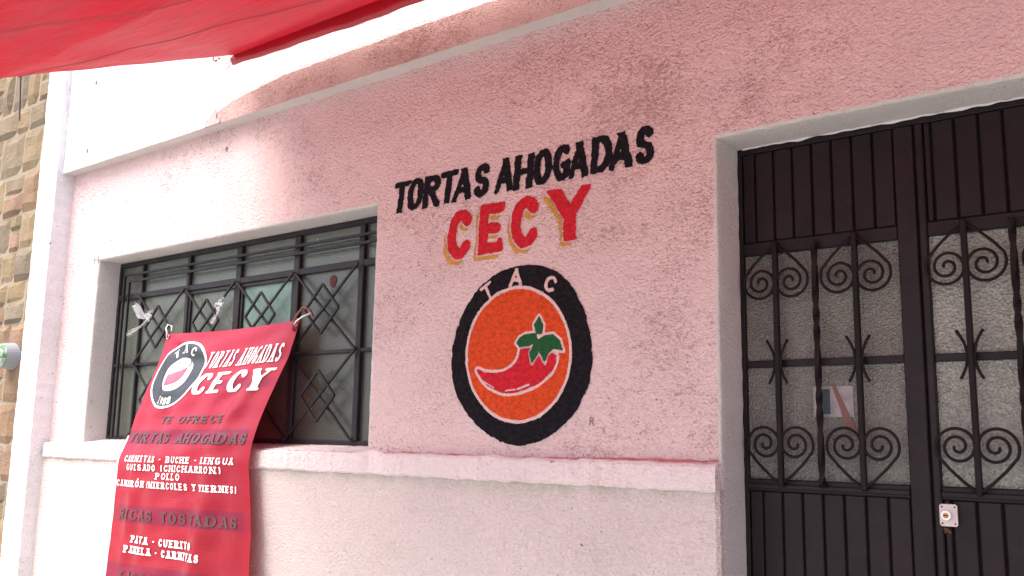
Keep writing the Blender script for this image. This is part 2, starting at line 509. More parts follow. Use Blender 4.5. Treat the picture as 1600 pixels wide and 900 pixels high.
def contour(D, xs, ys):
    """filled iso-region D<0 as verts (x,y) and faces"""
    verts, faces, idx = [], [], {}
    nx, ny = len(xs), len(ys)
    ins = D < 0
    def corner(i, j):
        k = (i, j)
        if k not in idx: idx[k] = len(verts); verts.append((xs[i], ys[j]))
        return idx[k]
    def edge(i, j, i2, j2):
        k = (i, j, i2, j2) if (i, j) < (i2, j2) else (i2, j2, i, j)
        if k not in idx:
            a, b_ = D[k[0], k[1]], D[k[2], k[3]]
            t = a / (a - b_)
            idx[k] = len(verts)
            verts.append((xs[k[0]] + t * (xs[k[2]] - xs[k[0]]), ys[k[1]] + t * (ys[k[3]] - ys[k[1]])))
        return idx[k]
    cnt = ins[:-1, :-1].astype(int) + ins[1:, :-1] + ins[1:, 1:] + ins[:-1, 1:]
    for i, j in zip(*np.nonzero(cnt)):
        cs = ((i, j), (i + 1, j), (i + 1, j + 1), (i, j + 1))
        if cnt[i, j] == 4:
            faces.append(tuple(corner(*c) for c in cs)); continue
        P = []
        for q in range(4):
            a, b_ = cs[q], cs[(q + 1) % 4]
            if ins[a]: P.append(corner(*a))
            if ins[a] != ins[b_]: P.append(edge(a[0], a[1], b_[0], b_[1]))
        if len(P) >= 3: faces.append(tuple(P))
    return verts, faces

def arc(cx, cy, rx, ry, a0, a1, n=14):
    return [(cx + rx * math.cos(R(a0 + (a1 - a0) * i / n)), cy + ry * math.sin(R(a0 + (a1 - a0) * i / n))) for i in range(n + 1)]

SCURVE = arc(.5, .74, .46, .26, 25, 90, 5) + arc(.5, .74, .46, .26, 90, 215, 8)[1:] + [(.5, .51)] + arc(.5, .27, .48, .27, 35, -90, 8) + arc(.5, .27, .48, .27, -90, -160, 5)[1:]
GLYPH = {   # name: (relative width, [(points, weight)])  weight: None by direction, 't' thin, 'K' thick
    'T': (.90, [([(0, 1), (1, 1)], 't'), ([(.5, 1), (.5, 0)], 'K')]),
    'O': (.86, [(arc(.5, .5, .5, .5, 0, 360, 28), None)]),
    'R': (.86, [([(0, 0), (0, 1)], 'K'), ([(0, 1), (.45, 1)] + arc(.45, .77, .45, .23, 90, -90, 10) + [(0, .54)], None), ([(.4, .54), (1, 0)], 'K')]),
    'A': (.90, [([(.0, 0), (.5, 1)], 't'), ([(.5, 1), (1, 0)], 'K'), ([(.2, .3), (.8, .3)], 't')]),
    'S': (.74, [(SCURVE, None)]),
    'H': (.90, [([(0, 0), (0, 1)], 'K'), ([(1, 0), (1, 1)], 'K'), ([(0, .5), (1, .5)], 't')]),
    'G': (.86, [(arc(.5, .5, .5, .5, 50, 325, 20), None), ([(.58, .42), (1, .42)], 't'), ([(.95, .42), (.95, .1)], 'K')]),
    'D': (.86, [([(0, 0), (0, 1)], 'K'), ([(0, 1), (.4, 1)] + arc(.4, .5, .6, .5, 90, -90, 14) + [(0, 0)], None)]),
    'C': (.80, [(arc(.55, .5, .55, .5, 40, 320, 22), None)]),
    'E': (.72, [([(0, 0), (0, 1)], 'K'), ([(0, 1), (1, 1)], 't'), ([(0, .5), (.8, .5)], 't'), ([(0, 0), (1, 0)], 't')]),
    'F': (.70, [([(0, 0), (0, 1)], 'K'), ([(0, 1), (1, 1)], 't'), ([(0, .5), (.8, .5)], 't')]),
    'Y': (.90, [([(0, 1), (.5, .45)], 'K'), ([(1, 1), (.5, .45)], 't'), ([(.5, .5), (.5, 0)], 'K')]),
    'U': (.84, [([(0, 1), (0, .3)] + arc(.5, .3, .5, .3, 180, 360, 12) + [(1, 1)], None)]),
    'L': (.70, [([(0, 0), (0, 1)], 'K'), ([(0, 0), (1, 0)], 't')]),
    'N': (.92, [([(0, 0), (0, 1)], 't'), ([(0, 1), (1, 0)], 'K'), ([(1, 0), (1, 1)], 't')]),
    'B': (.82, [([(0, 0), (0, 1)], 'K'), ([(0, 1), (.45, 1)] + arc(.45, .76, .4, .24, 90, -90, 8) + [(0, .52)], None), ([(.4, .52)] + arc(.45, .26, .55, .26, 90, -90, 8) + [(0, 0)], None)]),
    'I': (.36, [([(.5, 0), (.5, 1)], 'K')]),
    'M': (1.1, [([(0, 0), (0, 1)], 't'), ([(0, 1), (.5, .1)], 'K'), ([(.5, .1), (1, 1)], 't'), ([(1, 0), (1, 1)], 'K')]),
    'V': (.88, [([(0, 1), (.5, 0)], 'K'), ([(1, 1), (.5, 0)], 't')]),
    'P': (.80, [([(0, 0), (0, 1)], 'K'), ([(0, 1), (.45, 1)] + arc(.45, .74, .5, .26, 90, -90, 10) + [(0, .48)], None)]),
    '1': (.40, [([(.5, 0), (.5, 1)], 'K'), ([(.5, 1), (0, .8)], 't')]),
    '8': (.74, [(arc(.5, .75, .42, .25, 0, 360, 18), None), (arc(.5, .25, .5, .25, 0, 360, 18), None)]),
    '9': (.74, [(arc(.5, .7, .48, .3, 0, 360, 18), None), ([(.98, .7), (.9, .3), (.4, 0)], None)]),
    '(': (.36, [(arc(1, .5, .9, .6, 120, 240, 10), None)]),
    ')': (.36, [(arc(0, .5, .9, .6, 60, -60, 10), None)]),
    '-': (.34, [([(0, .46), (1, .54)], 't')]),
    ' ': (.42, []),
}
ACC = {'Ó': 'O', 'É': 'E'}

def glyph_sdf(X, Y, ch, x0, w, h, K, t, serif, slant, clip=True):
    """distance field of one letter whose box is x0..x0+w, 0..h (slanted)"""
    acc = ch in ACC
    ch = ACC.get(ch, ch)
    Xs = X - Y * slant
    D = np.full(X.shape, 1e9)
    for pts, wt in GLYPH[ch][1]:
        th = {'K': K, 't': t}.get(wt)
        P = []
        for (a, b_) in pts:
            kx = K if wt != 't' else min(K, w * .3)
            P.append((x0 + kx / 2 + a * (w - kx), t / 2 + b_ * (h - t)))
        if len(P) == 2 and abs(P[1][1] - P[0][1]) > 0.6 * abs(P[1][0] - P[0][0]):   # run stems out of the box, the box cuts them flat
            d0 = Vector((P[1][0] - P[0][0], P[1][1] - P[0][1])).normalized() * K
            if pts[0][1] in (0, 1): P[0] = (P[0][0] - d0.x, P[0][1] - d0.y)
            if pts[1][1] in (0, 1): P[1] = (P[1][0] + d0.x, P[1][1] + d0.y)
            if serif and ch != 'T':
                for q, (a, b_) in enumerate(pts):
                    if b_ in (0, 1):
                        sx = x0 + K / 2 + a * (w - K); sy = t * .5 + b_ * (h - t)
                        D = np.minimum(D, seg_d(Xs, Y, (sx - K * .5 - t * .5, sy), (sx + K * .5 + t * .5, sy)) - t * .5)
        if serif and wt == 't' and ch in 'TEFL': th = t * 1.35
        for i in range(len(P) - 1):
            a, b_ = P[i], P[i + 1]
            if th is None:
                dl = math.hypot(b_[0] - a[0], b_[1] - a[1]) + 1e-9
                tt = t + (K - t) * (abs(b_[1] - a[1]) / dl) ** 1.5
            else: tt = th
            D = np.minimum(D, seg_d(Xs, Y, a, b_) - tt / 2)
    if clip: D = np.maximum(D, np.maximum(-Y, Y - h))
    if clip and not serif: D = np.maximum(D, Xs - (x0 + w))
    if acc: D = np.minimum(D, seg_d(Xs, Y, (x0 + w * .45, h * 1.08), (x0 + w * .65, h * 1.28)) - t * .6)
    return D

def text_mesh(letters, h, K, t, serif, slant, cell, rough=0.0, seed=1, warpf=None):
    """letters: list of (char, x0, width). returns verts (x,y) and faces, rough hand-painted edges"""
    V, F = [], []
    for q, (ch, x0, w) in enumerate(letters):
        if ch == ' ': continue
        xs = np.arange(x0 - K * .8 - 2 * cell, x0 + w + K * .8 + h * abs(slant) + 3 * cell, cell)
        ys = np.arange(-2 * cell, h * (1.35 if ch in ACC else 1.0) + 3 * cell, cell)
        X, Y = np.meshgrid(xs, ys, indexing='ij')
        D = glyph_sdf(X, Y, ch, x0, w, h, K, t, serif, slant)
        if rough: D = D + rough * (vnoise(X, Y, .006, seed) * 1.6 + vnoise(X, Y, .018, seed + 5))
        vs, fs = contour(D, xs, ys)
        k = len(V); V += vs; F += [tuple(i + k for i in f) for f in fs]
    return V, F

def layout(s, x0, x1, gap=.12):
    """spread string over x0..x1 by relative widths"""
    ws = [GLYPH[ACC.get(c, c)][0] for c in s]
    tot = sum(ws) + gap * (len(s) - 1)
    k = (x1 - x0) / tot
    out, x = [], x0
    for c, w in zip(s, ws):
        out.append((c, x, w * k)); x += (w + gap) * k
    return out, k

# ------------------------------------------------------------------ ground (below the frame), its pale concrete chosen to bounce light up the wall
g = MB().box(-40, 40, -1.9, 0.02, -0.5, 0.0).build('pavement', M['pavement']); g['kind'] = 'structure'
g = MB().box(-200, 200, -200, -1.9, -0.6, -0.14).build('road', M['asphalt']); g['kind'] = 'structure'
g = MB().box(-200, 200, 0.02, 200, -0.6, -0.02).build('ground', M['pavement']); g['kind'] = 'structure'

# ------------------------------------------------------------------ the building
house = thing('building', 'pink and white stuccoed eatery front with painted lettering, barred window and brown metal door', 'building', (-2.8, 0.0, 0.0))
XL, XR = -5.36, 2.6                     # main wall field
WX0, WX1, WZ0, WZ1 = -4.985, -2.757, 1.455, 2.447 # window opening (front edge)
DX0, DX1, DZ1 = -1.235, -0.10, 2.446    # door opening
TOPZ = 2.995                            # underside of the upper wall

def grid_faces(nu, nv, k0=0, flip=False):
    F = []
    for i in range(nu):
        for j in range(nv):
            a = k0 + i * (nv + 1) + j
            q = (a, a + nv + 1, a + nv + 2, a + 1)
            F.append(q[::-1] if flip else q)
    return F

class Sheet:
    def __init__(s): s.V = []; s.F = []; s.n = 0
    def patch(s, P, U, Wv, cell=0.012):
        """patch at P spanned by vectors U and Wv"""
        P, U, Wv = map(np.array, (P, U, Wv))
        nu = max(1, int(round(np.linalg.norm(U) / cell))); nv = max(1, int(round(np.linalg.norm(Wv) / cell)))
        a, b_ = np.meshgrid(np.linspace(0, 1, nu + 1), np.linspace(0, 1, nv + 1), indexing='ij')
        V = P + a[..., None] * U + b_[..., None] * Wv
        s.V.append(V.reshape(-1, 3)); s.F += grid_faces(nu, nv, s.n); s.n += (nu + 1) * (nv + 1)
    def build(s, name, material, parent, amp=1.0):
        return obj(name, warp(np.concatenate(s.V), amp), s.F, material, parent, smooth=True)

# pink field between ledge and upper wall, with the two openings; edges rounded over by a small radius
def wall_field(x0, x1, z0, z1, holes, y=0.0, cell=0.014):
    sh = Sheet()
    xs = sorted({x0, x1} | {h[0] for h in holes} | {h[1] for h in holes})
    for a, b_ in zip(xs[:-1], xs[1:]):
        zs = [(z0, z1)]
        for (hx0, hx1, hz0, hz1) in holes:
            if hx0 <= a and b_ <= hx1:
                nz = []
                for (p, q) in zs:
                    if hz0 > p: nz.append((p, min(q, hz0)))
                    if hz1 < q: nz.append((max(p, hz1), q))
                zs = [t_ for t_ in nz if t_[1] - t_[0] > 1e-6]
        for (p, q) in zs:
            sh.patch((a, y, p), (b_ - a, 0, 0), (0, 0, q - p), cell)
    return sh

e = 0.010
f = wall_field(XL, XR, 1.42, TOPZ, [(WX0 - e, WX1 + e, 1.0, WZ1 + e), (DX0 - e, DX1 + e, 0.0, DZ1 + e)])
f.build('wall', M['pink_wall'], house)

def reveal(name, x0, x1, z0, z1, depth, y=0.0, sides='LTR', r=0.010, parent=house, material=None, rc=0.0, xback=0.0):
    """plaster lining of an opening: rounded lip then straight back"""
    prof = [(-r, 0), (-r * .45, r * .1), (-r * .1, r * .45), (0, r)] + [(0, r + (depth - r) * k / 8) for k in range(1, 9)]
    path = []
    c = 0.014
    def seg(p, q):
        nn = max(2, int(math.hypot(q[0] - p[0], q[1] - p[1]) / c))
        return [(p[0] + (q[0] - p[0]) * i / nn, p[1] + (q[1] - p[1]) * i / nn) for i in range(nn + 1)]
    V, F, k0 = [], [], 0
    segs = []
    if 'L' in sides: segs.append(((x0, z0), (x0, z1), (1, 0)))
    if 'T' in sides: segs.append(((x0, z1), (x1, z1), (0, -1)))
    if 'R' in sides: segs.append(((x1, z1), (x1, z0), (-1, 0)))
    for p, q, nrm in segs:
        pts = seg(p, q)
        for (a, b_) in pts:
            # mitre: outward offset at the corners in both directions
            for (ins, dep) in prof:
                xx, zz = a, b_
                if nrm[0]: xx = a + nrm[0] * ins
                else: zz = b_ + nrm[1] * ins
                if abs(zz - z1) < 1e-9 and nrm[0]: zz = z1 - ins if ins < 0 else z1
                if nrm[1] and abs(a - x0) < 1e-9: xx = x0 + min(ins, 0)
                if nrm[1] and abs(a - x1) < 1e-9: xx = x1 - min(ins, 0)
                V.append((xx, y + dep, zz))
        nn, npf = len(pts), len(prof)
        F += [tuple(k0 + i for i in fc) for fc in grid_faces(nn - 1, npf - 1)]
        k0 += nn * npf
    return obj(name, warp(V), F, material or M['reveal'], parent, smooth=True)
reveal('window_reveal', WX0, WX1, WZ0 - .02, WZ1, 0.15)
reveal('door_reveal', DX0, DX1, 0.0, DZ1, 0.19)

# upper wall, its salmon fascia stripe and its soffit
UP = -0.070
sh = Sheet()
sh.patch((XL, UP, TOPZ), (XR - XL, 0, 0), (0, 0, 3.678 - TOPZ), 0.012)
sh.patch((XL, UP, 3.678), (XR - XL, 0, 0), (0, 0, 2.3), 0.05)
sh.build('upper_wall', M['white_wall'], house)
# stripe of salmon paint along the bottom of the upper wall; glare washing out its left end is put into the taper
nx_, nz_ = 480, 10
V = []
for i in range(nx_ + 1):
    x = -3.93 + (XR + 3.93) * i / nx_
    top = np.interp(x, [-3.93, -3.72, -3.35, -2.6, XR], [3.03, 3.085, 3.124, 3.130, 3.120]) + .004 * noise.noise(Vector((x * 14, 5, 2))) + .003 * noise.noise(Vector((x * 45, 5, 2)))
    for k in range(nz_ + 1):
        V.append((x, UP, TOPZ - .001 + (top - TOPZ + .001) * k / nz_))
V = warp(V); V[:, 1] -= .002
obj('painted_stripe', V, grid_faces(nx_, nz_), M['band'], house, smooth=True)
sh = Sheet()
sh.patch((XL, 0.004, TOPZ), (XR - XL, 0, 0), (0, UP - .004, 0), 0.012)
sh.build('soffit', M['reveal'], house)

# pilaster at the left end
PF = -0.105
sh = Sheet()
PX0, PX1 = -5.575, -5.36
sh.patch((PX0, PF, 0), (PX1 - PX0, 0, 0), (0, 0, 5.5), 0.016)
sh.patch((PX1, PF, 0), (0, -PF + .02, 0), (0, 0, 5.5), 0.016)
sh.patch((PX0, 0.05, 0), (0, PF - .05, 0), (0, 0, 5.5), 0.03)
sh.build('pilaster', M['white_wall'], house, 2.0)

# dado and the ledge above it
sh = Sheet()
sh.patch((XL, -0.028, 0.0), (DX0 - e - XL, 0, 0), (0, 0, 1.36), 0.014)
sh.patch((DX0 - e, -0.028, 0.0), (e, 0.012, 0), (0, 0, 1.36), 0.014)
sh.patch((DX0, -0.016, 0.0), (0, 0.03, 0), (0, 0, 1.36), 0.014)
sh.patch((DX1, -0.028, 0.0), (XR - DX1, 0, 0), (0, 0, 1.36), 0.03)
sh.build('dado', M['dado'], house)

def ledge(x0, x1, zb, zt, yf, yb, name='ledge'):
    prof = [(yb, zb), (yf + .02, zb), (yf + .006, zb + .002), (yf, zb + .009), (yf, zb + .03), (yf, zt - .03), (yf + .002, zt - .010), (yf + .010, zt - .001), (yf + .03, zt + .001), (yb, zt + .004)]
    nx = int((x1 - x0) / .012)
    V = []
    for i in range(nx + 1):
        x = x0 + (x1 - x0) * i / nx
        wob = 0.004 * noise.noise(Vector((x * 9, 3.1, 0))) + 0.003 * noise.noise(Vector((x * 31, 7.7, 0)))
        wob2 = 0.0045 * noise.noise(Vector((x * 13, 13.1, 0))) + 0.003 * noise.noise(Vector((x * 37, 1.7, 0)))
        wob += .0025 * noise.noise(Vector((x * 70, 2.2, 0))) + max(0, noise.noise(Vector((x * 5, 9.9, 0))) - .33) * .03
        wob2 += .0025 * noise.noise(Vector((x * 80, 6.2, 0)))
        for q, (y, z) in enumerate(prof):
            V.append((x, y + (wob if 0 < q < 9 else 0), z + (wob2 if q < 5 else wob)))
    F = grid_faces(nx, len(prof) - 1)
    k = len(prof)
    F += [tuple(range(k)), tuple(nx * k + i for i in range(k))[::-1]]
    return obj(name, warp(V), F, M['ledge'], house, smooth=False)
ledge(-5.34, DX0 - .002, 1.352, 1.437, -0.040, 0.03)
# window bottom: the sill slopes up from the ledge into the opening
sh = Sheet()
sh.patch((WX0 - .02, -0.03, 1.437), (WX1 - WX0 + .04, 0, 0), (0, 0.19, 0.026), 0.014)
sh.build('window_sill', M['ledge'], house)

def on_wall(V2, y=-0.0022, x0=0.0, z0=0.0):
    P = np.array([(x0 + a, 0.0, z0 + b_) for a, b_ in V2])
    P = warp(P); P[:, 1] += y
    return P

def proud(V2, F, y=-0.0022, x0=0.0, z0=0.0, name='', material=None, parent=house):
    return obj(name, on_wall(V2, y, x0, z0), F, material, parent)

# ---- painted lettering on the wall
tl = [('T', -2.676, .098), ('O', -2.59, .088), ('R', -2.502, .094), ('T', -2.418, .098), ('A', -2.342, .098), ('S', -2.236, .076),
      ('A', -2.132, .09), ('H', -2.044, .09), ('O', -1.955, .084), ('G', -1.868, .082), ('A', -1.797, .086), ('D', -1.704, .088), ('A', -1.629, .094), ('S', -1.527, .074)]
letters = [(c, x, w) for c, x, w in tl]
for q, lt in enumerate(letters):
    V2, F = text_mesh([lt], 0.130, 0.031, 0.024, False, 0.155 - .0095 * q, 0.0036, 0.0034, 3)
    V2 = [(a, b_ + 0.012 * (a + 2.676) / 1.2 + .0018 * math.sin(q * 2.4)) for a, b_ in V2]
    o = proud(V2, F, name='painted_letter', z0=2.392, material=M['sign_black'])

cl = [('C', -2.366, .124), ('E', -2.204, .118), ('C', -2.052, .128), ('Y', -1.872, .168)]
cell = 0.0038
for q, (ch, x0, w) in enumerate(cl):
    xs = np.arange(x0 - .07, x0 + w + .09, cell); ys = np.arange(-0.06, .25, cell)
    X, Y = np.meshgrid(xs, ys, indexing='ij')
    rise = 0.004 * q
    K = .045 if ch != 'Y' else .053
    def G(X, Y): 
        d = glyph_sdf(X, Y, ch, x0, w, 0.190, K, 0.041, False, (.08, .05, .04, .0)[q])
        if ch == 'E': d = np.minimum(d, seg_d(X - Y * .1, Y, (x0 + w - .018, .02), (x0 + w - .018, .045)) - .012)
        return d
    nz = 0.005 * (vnoise(X, Y, .006, 31 + q) + vnoise(X, Y, .02, 41 + q))
    d = G(X, Y) + nz
    vs, fs = contour(d, xs, ys)
    proud([(a, b_ + rise) for a, b_ in vs], fs, name='painted_letter', z0=2.170, material=M['sign_red'])['label'] = 'large red painted letter ' + ch
    ds = G(X + .016, Y + .021) + nz * 1.5
    ds = np.maximum(ds, .008 - d)
    vs, fs = contour(ds, xs, ys)
    sh_ = proud([(a, b_ + rise) for a, b_ in vs], fs, name='painted_letter_shadow', z0=2.170, material=M['sign_gold'])

# ---- emblem: black ring, orange disc, chili
CX, CZ = -2.003, 1.797
xs = np.arange(-.34, .341, .0042); ys = np.arange(-.34, .341, .0042)
X, Y = np.meshgrid(xs, ys, indexing='ij')
nz = 0.0045 * (vnoise(X, Y, .0065, 5) + vnoise(X, Y, .02, 6))
an = np.arctan2(Y, X)
rr = np.hypot(X / 0.985, Y / 1.005)
outer = rr - 0.317 + 0.004 * np.sin(3 * an + 1) + 0.003 * np.sin(5 * an)
inx = np.hypot((X + .010) / 0.985, (Y - .0) / 1.0)
inner = inx - 0.243 + 0.004 * np.sin(2 * an + .4)
ring = np.maximum(outer + nz, -(inner) + nz)
def arcglyph(X, Y, ch, cx, cy, rot, w, h):
    c, s = math.cos(rot), math.sin(rot)
    x, y = (X - cx) * c + (Y - cy) * s, -(X - cx) * s + (Y - cy) * c
    return glyph_sdf(x + w / 2, y + h / 2, ch, 0, w, h, .014, .013, False, 0.05)
tac = np.minimum(np.minimum(arcglyph(X, Y, 'T', -2.153 - CX + .0, 2.033 - CZ, R(31), .060, .060), arcglyph(X, Y, 'A', -2.022 - CX, 2.074 - CZ, R(-2), .060, .066)), arcglyph(X, Y, 'C', -1.868 - CX, 2.036 - CZ, R(-22), .050, .062))
tac = tac + nz * .6
ringm = np.maximum(ring, -tac)
emb = proud(*contour(ringm, xs, ys), name='painted_emblem', x0=CX, z0=CZ, material=M['sign_black'])
emb['label'] = 'painted round emblem, black ring lettered TAC around an orange disc with a red chili'
L = lambda P: [(a - CX, b_ - CZ) for a, b_ in P]
chili = smooth_poly(L([(-2.205, 1.755), (-2.150, 1.736), (-2.091, 1.730), (-2.034, 1.748), (-2.002, 1.778), (-1.998, 1.816), (-1.975, 1.822), (-1.954, 1.817), (-1.90, 1.80), (-1.845, 1.797), (-1.836, 1.775), (-1.848, 1.742), (-1.886, 1.702), (-1.961, 1.669), (-2.049, 1.655), (-2.115, 1.672), (-2.167, 1.705)]))
leaves = [smooth_poly(L(p), 0) for p in (
    [(-1.914, 1.925), (-1.937, 1.898), (-1.926, 1.862), (-1.900, 1.862), (-1.896, 1.893)],
    [(-2.014, 1.836), (-2.0, 1.856), (-1.975, 1.865), (-1.928, 1.868), (-1.918, 1.840), (-1.954, 1.822), (-1.998, 1.820)],
    [(-1.926, 1.846), (-1.955, 1.800), (-1.944, 1.759), (-1.918, 1.793), (-1.906, 1.83)],
    [(-1.922, 1.846), (-1.912, 1.796), (-1.886, 1.757), (-1.878, 1.79), (-1.855, 1.806), (-1.86, 1.83)],
    [(-1.93, 1.836), (-1.893, 1.856), (-1.855, 1.860), (-1.825, 1.835), (-1.811, 1.799), (-1.85, 1.808), (-1.888, 1.815)])]
dch = poly_sdf(X, Y, chili)
dlf = np.min([poly_sdf(X, Y, p) for p in leaves], axis=0)
disc = np.maximum(inner + .0125 + nz, -np.minimum(dch - .0105, dlf - .009) + nz * .7)
def sub(D, name, material):
    return proud(*contour(D, xs, ys), name=name, x0=CX, z0=CZ, material=material, parent=emb)
disc_o = sub(disc, 'orange_disc', M['sign_orange'])
hl = np.minimum.reduce([seg_d(X, Y, *L([(-2.175, 1.713), (-2.11, 1.678)])) - .0022, seg_d(X, Y, *L([(-2.06, 1.668), (-2.015, 1.671)])) - .003, seg_d(X, Y, *L([(-2.005, 1.673), (-1.955, 1.686)])) - .0042])
sub(np.maximum(np.maximum(dch + nz, .006 - dlf), -hl), 'red_chili', M['sign_red'])
sub(dlf + nz * .6, 'green_leaves', M['sign_green'])
pale = np.maximum(np.minimum(np.maximum(inner + .0005, -(inner + .0115)), np.maximum(np.minimum(dch - .0105, dlf - .009), .0008 - np.minimum(dch, dlf))), inner)
pale = np.minimum(pale, tac + .001)
pale = np.minimum(pale, np.maximum(hl + .0004, dch + .002))
sub(pale, 'pale_outline', M['sign_pale'])

# small registered R, pencilled H, pink paint line over the ledge
V2, F = text_mesh([('R', 0, .018)], .026, .0035, .0035, False, 0, .0012)
proud(V2, F, name='painted_letter', x0=-1.703, z0=1.549, material=M['pencil'])['label'] = 'small black painted letter R beside the emblem'
V2, F = text_mesh([('H', 0, .045)], .045, .005, .004, False, 0, .002)
proud(V2, F, name='pencil_mark', x0=-5.035, z0=2.432, material=M['pencil'])['label'] = 'small grey letter H pencilled by the window corner'
xs2 = np.arange(-2.64, -1.242, .006); ys2 = np.arange(1.415, 1.46, .0022)
X2, Y2 = np.meshgrid(xs2, ys2, indexing='ij')
wl_ = 1.441 + .003 * np.sin(X2 * 4)
D = np.abs(Y2 - wl_) - .0032 * np.clip((X2 + 2.75) * .9, .45, 1.2) + .004 * vnoise(X2, Y2, .05, 3) + .002 * vnoise(X2, Y2, .012, 9)
proud(*contour(D, xs2, ys2), y=-.003, name='paint_line', material=M['sign_pinkline'])['label'] = 'thin streak of darker pink paint along the ledge'

# small holes in the plaster
for (x, z, y) in ((-5.06, 3.49, UP), (-5.09, 3.085, UP), (-3.84, 2.885, 0.0)):
    a = MB(); n_ = 9
    vs = [(x + .008 * math.cos(2 * math.pi * i / n_) * (1 + .3 * math.sin(i * 2)), y - .0035, z + .014 * math.sin(2 * math.pi * i / n_)) for i in range(n_)]
    vs2 = [(p[0], y + .004, p[2]) for p in vs]
    a.add(vs + vs2, [tuple(range(n_))] + [(i, (i + 1) % n_, n_ + (i + 1) % n_, n_ + i) for i in range(n_)])
    a.build('plaster_hole', M['pencil'], house)

# chip of plaster torn from the lip of the upper wall
x0, z0 = -3.86, TOPZ
pts = [(-.07, -.002), (-.045, .03), (-.02, .062), (.012, .075), (.024, .05), (.02, .026), (.055, .018), (.05, -.002)]
vs = [(x0 + a, UP - .006, z0 + b_) for a, b_ in pts] + [(x0 + a * 1.12, UP + .004, z0 + b_ * 1.12) for a, b_ in pts]
k = len(pts)
obj('plaster_chip', vs, [tuple(range(k))[::-1]] + [(i, (i + 1) % k, k + (i + 1) % k, k + i) for i in range(k)], stucco('chip_plaster', (0.42, 0.38, 0.37), 1.0, .006), house)

# ------------------------------------------------------------------ window
WY = 0.130
fr = MB()
def hbar(mb, x0, x1, zc, w, y0, y1, bev=.002): mb.box(x0, x1, y0, y1, zc - w / 2, zc + w / 2, bev)
def vbar(mb, xc, z0, z1, w, y0, y1, bev=.002): mb.box(xc - w / 2, xc + w / 2, y0, y1, z0, z1, bev)
WL, WR_, WT, WB = -4.992, -2.76, 2.445, 1.463
MUL = [-4.735, -4.292, -3.857, -3.412, -2.975]
vbar(fr, WL + .010, WB, WT, .022, WY, WY + .03)
vbar(fr, WR_ - .010, WB, WT, .022, WY, WY + .03)
hbar(fr, WL + .022, WR_ - .022, WT - .012, .026, WY + .0006, WY + .03)
hbar(fr, WL + .022, WR_ - .022, WB + .008, .018, WY + .0006, WY + .03)
win = fr.build('window', M['win_frame'], house)
win['label'] = 'long barred metal window with frosted panes and diamond grille'
def wp(mb, name, smooth=False): return mb.build(name, M['win_frame'], win, smooth)
wp(MB().box(WL + .022, WR_ - .022, WY - .004, WY + .026, 2.232, 2.262, .003), 'rail')
wp(MB().box(WL + .022, WR_ - .022, WY - .0035, WY + .022, 1.857, 1.873, .002), 'rail')
for i, xm in enumerate(MUL):
    ww = (.016, .026, .040, .040, .032)[i]
    wp(MB().box(xm - ww / 2, xm + ww / 2, WY - .006, WY + .024, WB + .018, WT - .026, .003), 'mullion')
# opening-leaf frames in the two middle lights
for a, b_ in ((MUL[1], MUL[2]), (MUL[2], MUL[3])):
    lf = MB()
    x0, x1 = a + .022, b_ - .022
    if a == MUL[1]: x0, x1 = a + .014, b_ - .021
    hbar(lf, x0, x1, 2.221, .018, WY + .0015, WY + .02)
    vbar(lf, x0 + .008, 1.876, 2.211, .014, WY + .0015, WY + .02)
    vbar(lf, x1 - .008, 1.876, 2.211, .014, WY + .0015, WY + .02)
    wp(lf, 'leaf_frame')
xsn = [WL + .02] + MUL + [WR_ - .02]
for i in range(6):
    for j, (z0, z1) in enumerate(((2.25, WT - .01), (1.865, 2.24), (WB + .01, 1.862))):
        mg = M['glass_win']
        if i == 3 and j == 1: mg = M['glass_win_teal']
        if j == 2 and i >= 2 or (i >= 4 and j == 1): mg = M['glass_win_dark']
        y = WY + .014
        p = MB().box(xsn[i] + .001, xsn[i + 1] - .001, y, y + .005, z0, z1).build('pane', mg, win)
        if i == 3 and j == 1: p['label'] = 'pale teal frosted pane'
# grille: nested bars, diagonals and lozenges
GY = 0.112
def rod(pts, name, r=.0068, n=4):
    return MB().tube(pts, r * 1.25, n, square=True).build(name, M['win_frame'], win)
rod([(-4.888, GY, WB + .01), (-4.888, GY, 2.367), (-2.79, GY, 2.367)], 'nested_bar')
rod([(-4.838, GY, WB + .01), (-4.838, GY, 2.330), (-2.79, GY, 2.330)], 'nested_bar')
first_loz = None
for i in range(4):
    x0, x1 = MUL[i] , MUL[i + 1]
    xc = (x0 + x1) / 2
    for (zb, zt) in ((1.865, 2.243), (1.475, 1.865)):
        zc = (zb + zt) / 2 + .002
        rod([(x0, GY + .003, zt), (x1, GY + .003, zb)], 'diagonal_bar', .0052)
        rod([(x0, GY - .004, zb), (x1, GY - .004, zt)], 'diagonal_bar', .0052)
        hw, hh = .112, .112
        if first_loz is None:
            mb = MB()
            P = [(xc, zc + hh), (xc + hw, zc), (xc, zc - hh), (xc - hw, zc)]
            for q in range(4):
                a, b_ = P[q], P[(q + 1) % 4]
                mb.tube([(a[0], GY - .011, a[1]), (b_[0], GY - .011, b_[1])], .0070, 4, square=True)
            first_loz = mb.build('lozenge', M['win_frame'], win); lz = (xc, zc)
        else:
            c = copy_part(first_loz, xc - lz[0], 0, zc - lz[1])
# rust patch on a pane
mb = MB()
vs = [(-3.172 + .022 * math.cos(a) * (1 + .12 * math.sin(3 * a)), WY + .011, 2.185 + .028 * math.sin(a)) for a in np.linspace(0, 2 * math.pi, 14)[:-1]]
vs2 = [(p[0], WY + .0145, p[2]) for p in vs]
kk = len(vs)
mb.add(vs + vs2, [tuple(range(kk))] + [(i, (i + 1) % kk, kk + (i + 1) % kk, kk + i) for i in range(kk)])
mb.build('rust_patch', M['rust'], win)
# dark gap-filler behind the frame
MB().box(WX0 - .05, WX1 + .05, 0.155, 0.20, 1.40, 2.52).build('window_backing', M['groove'], win)

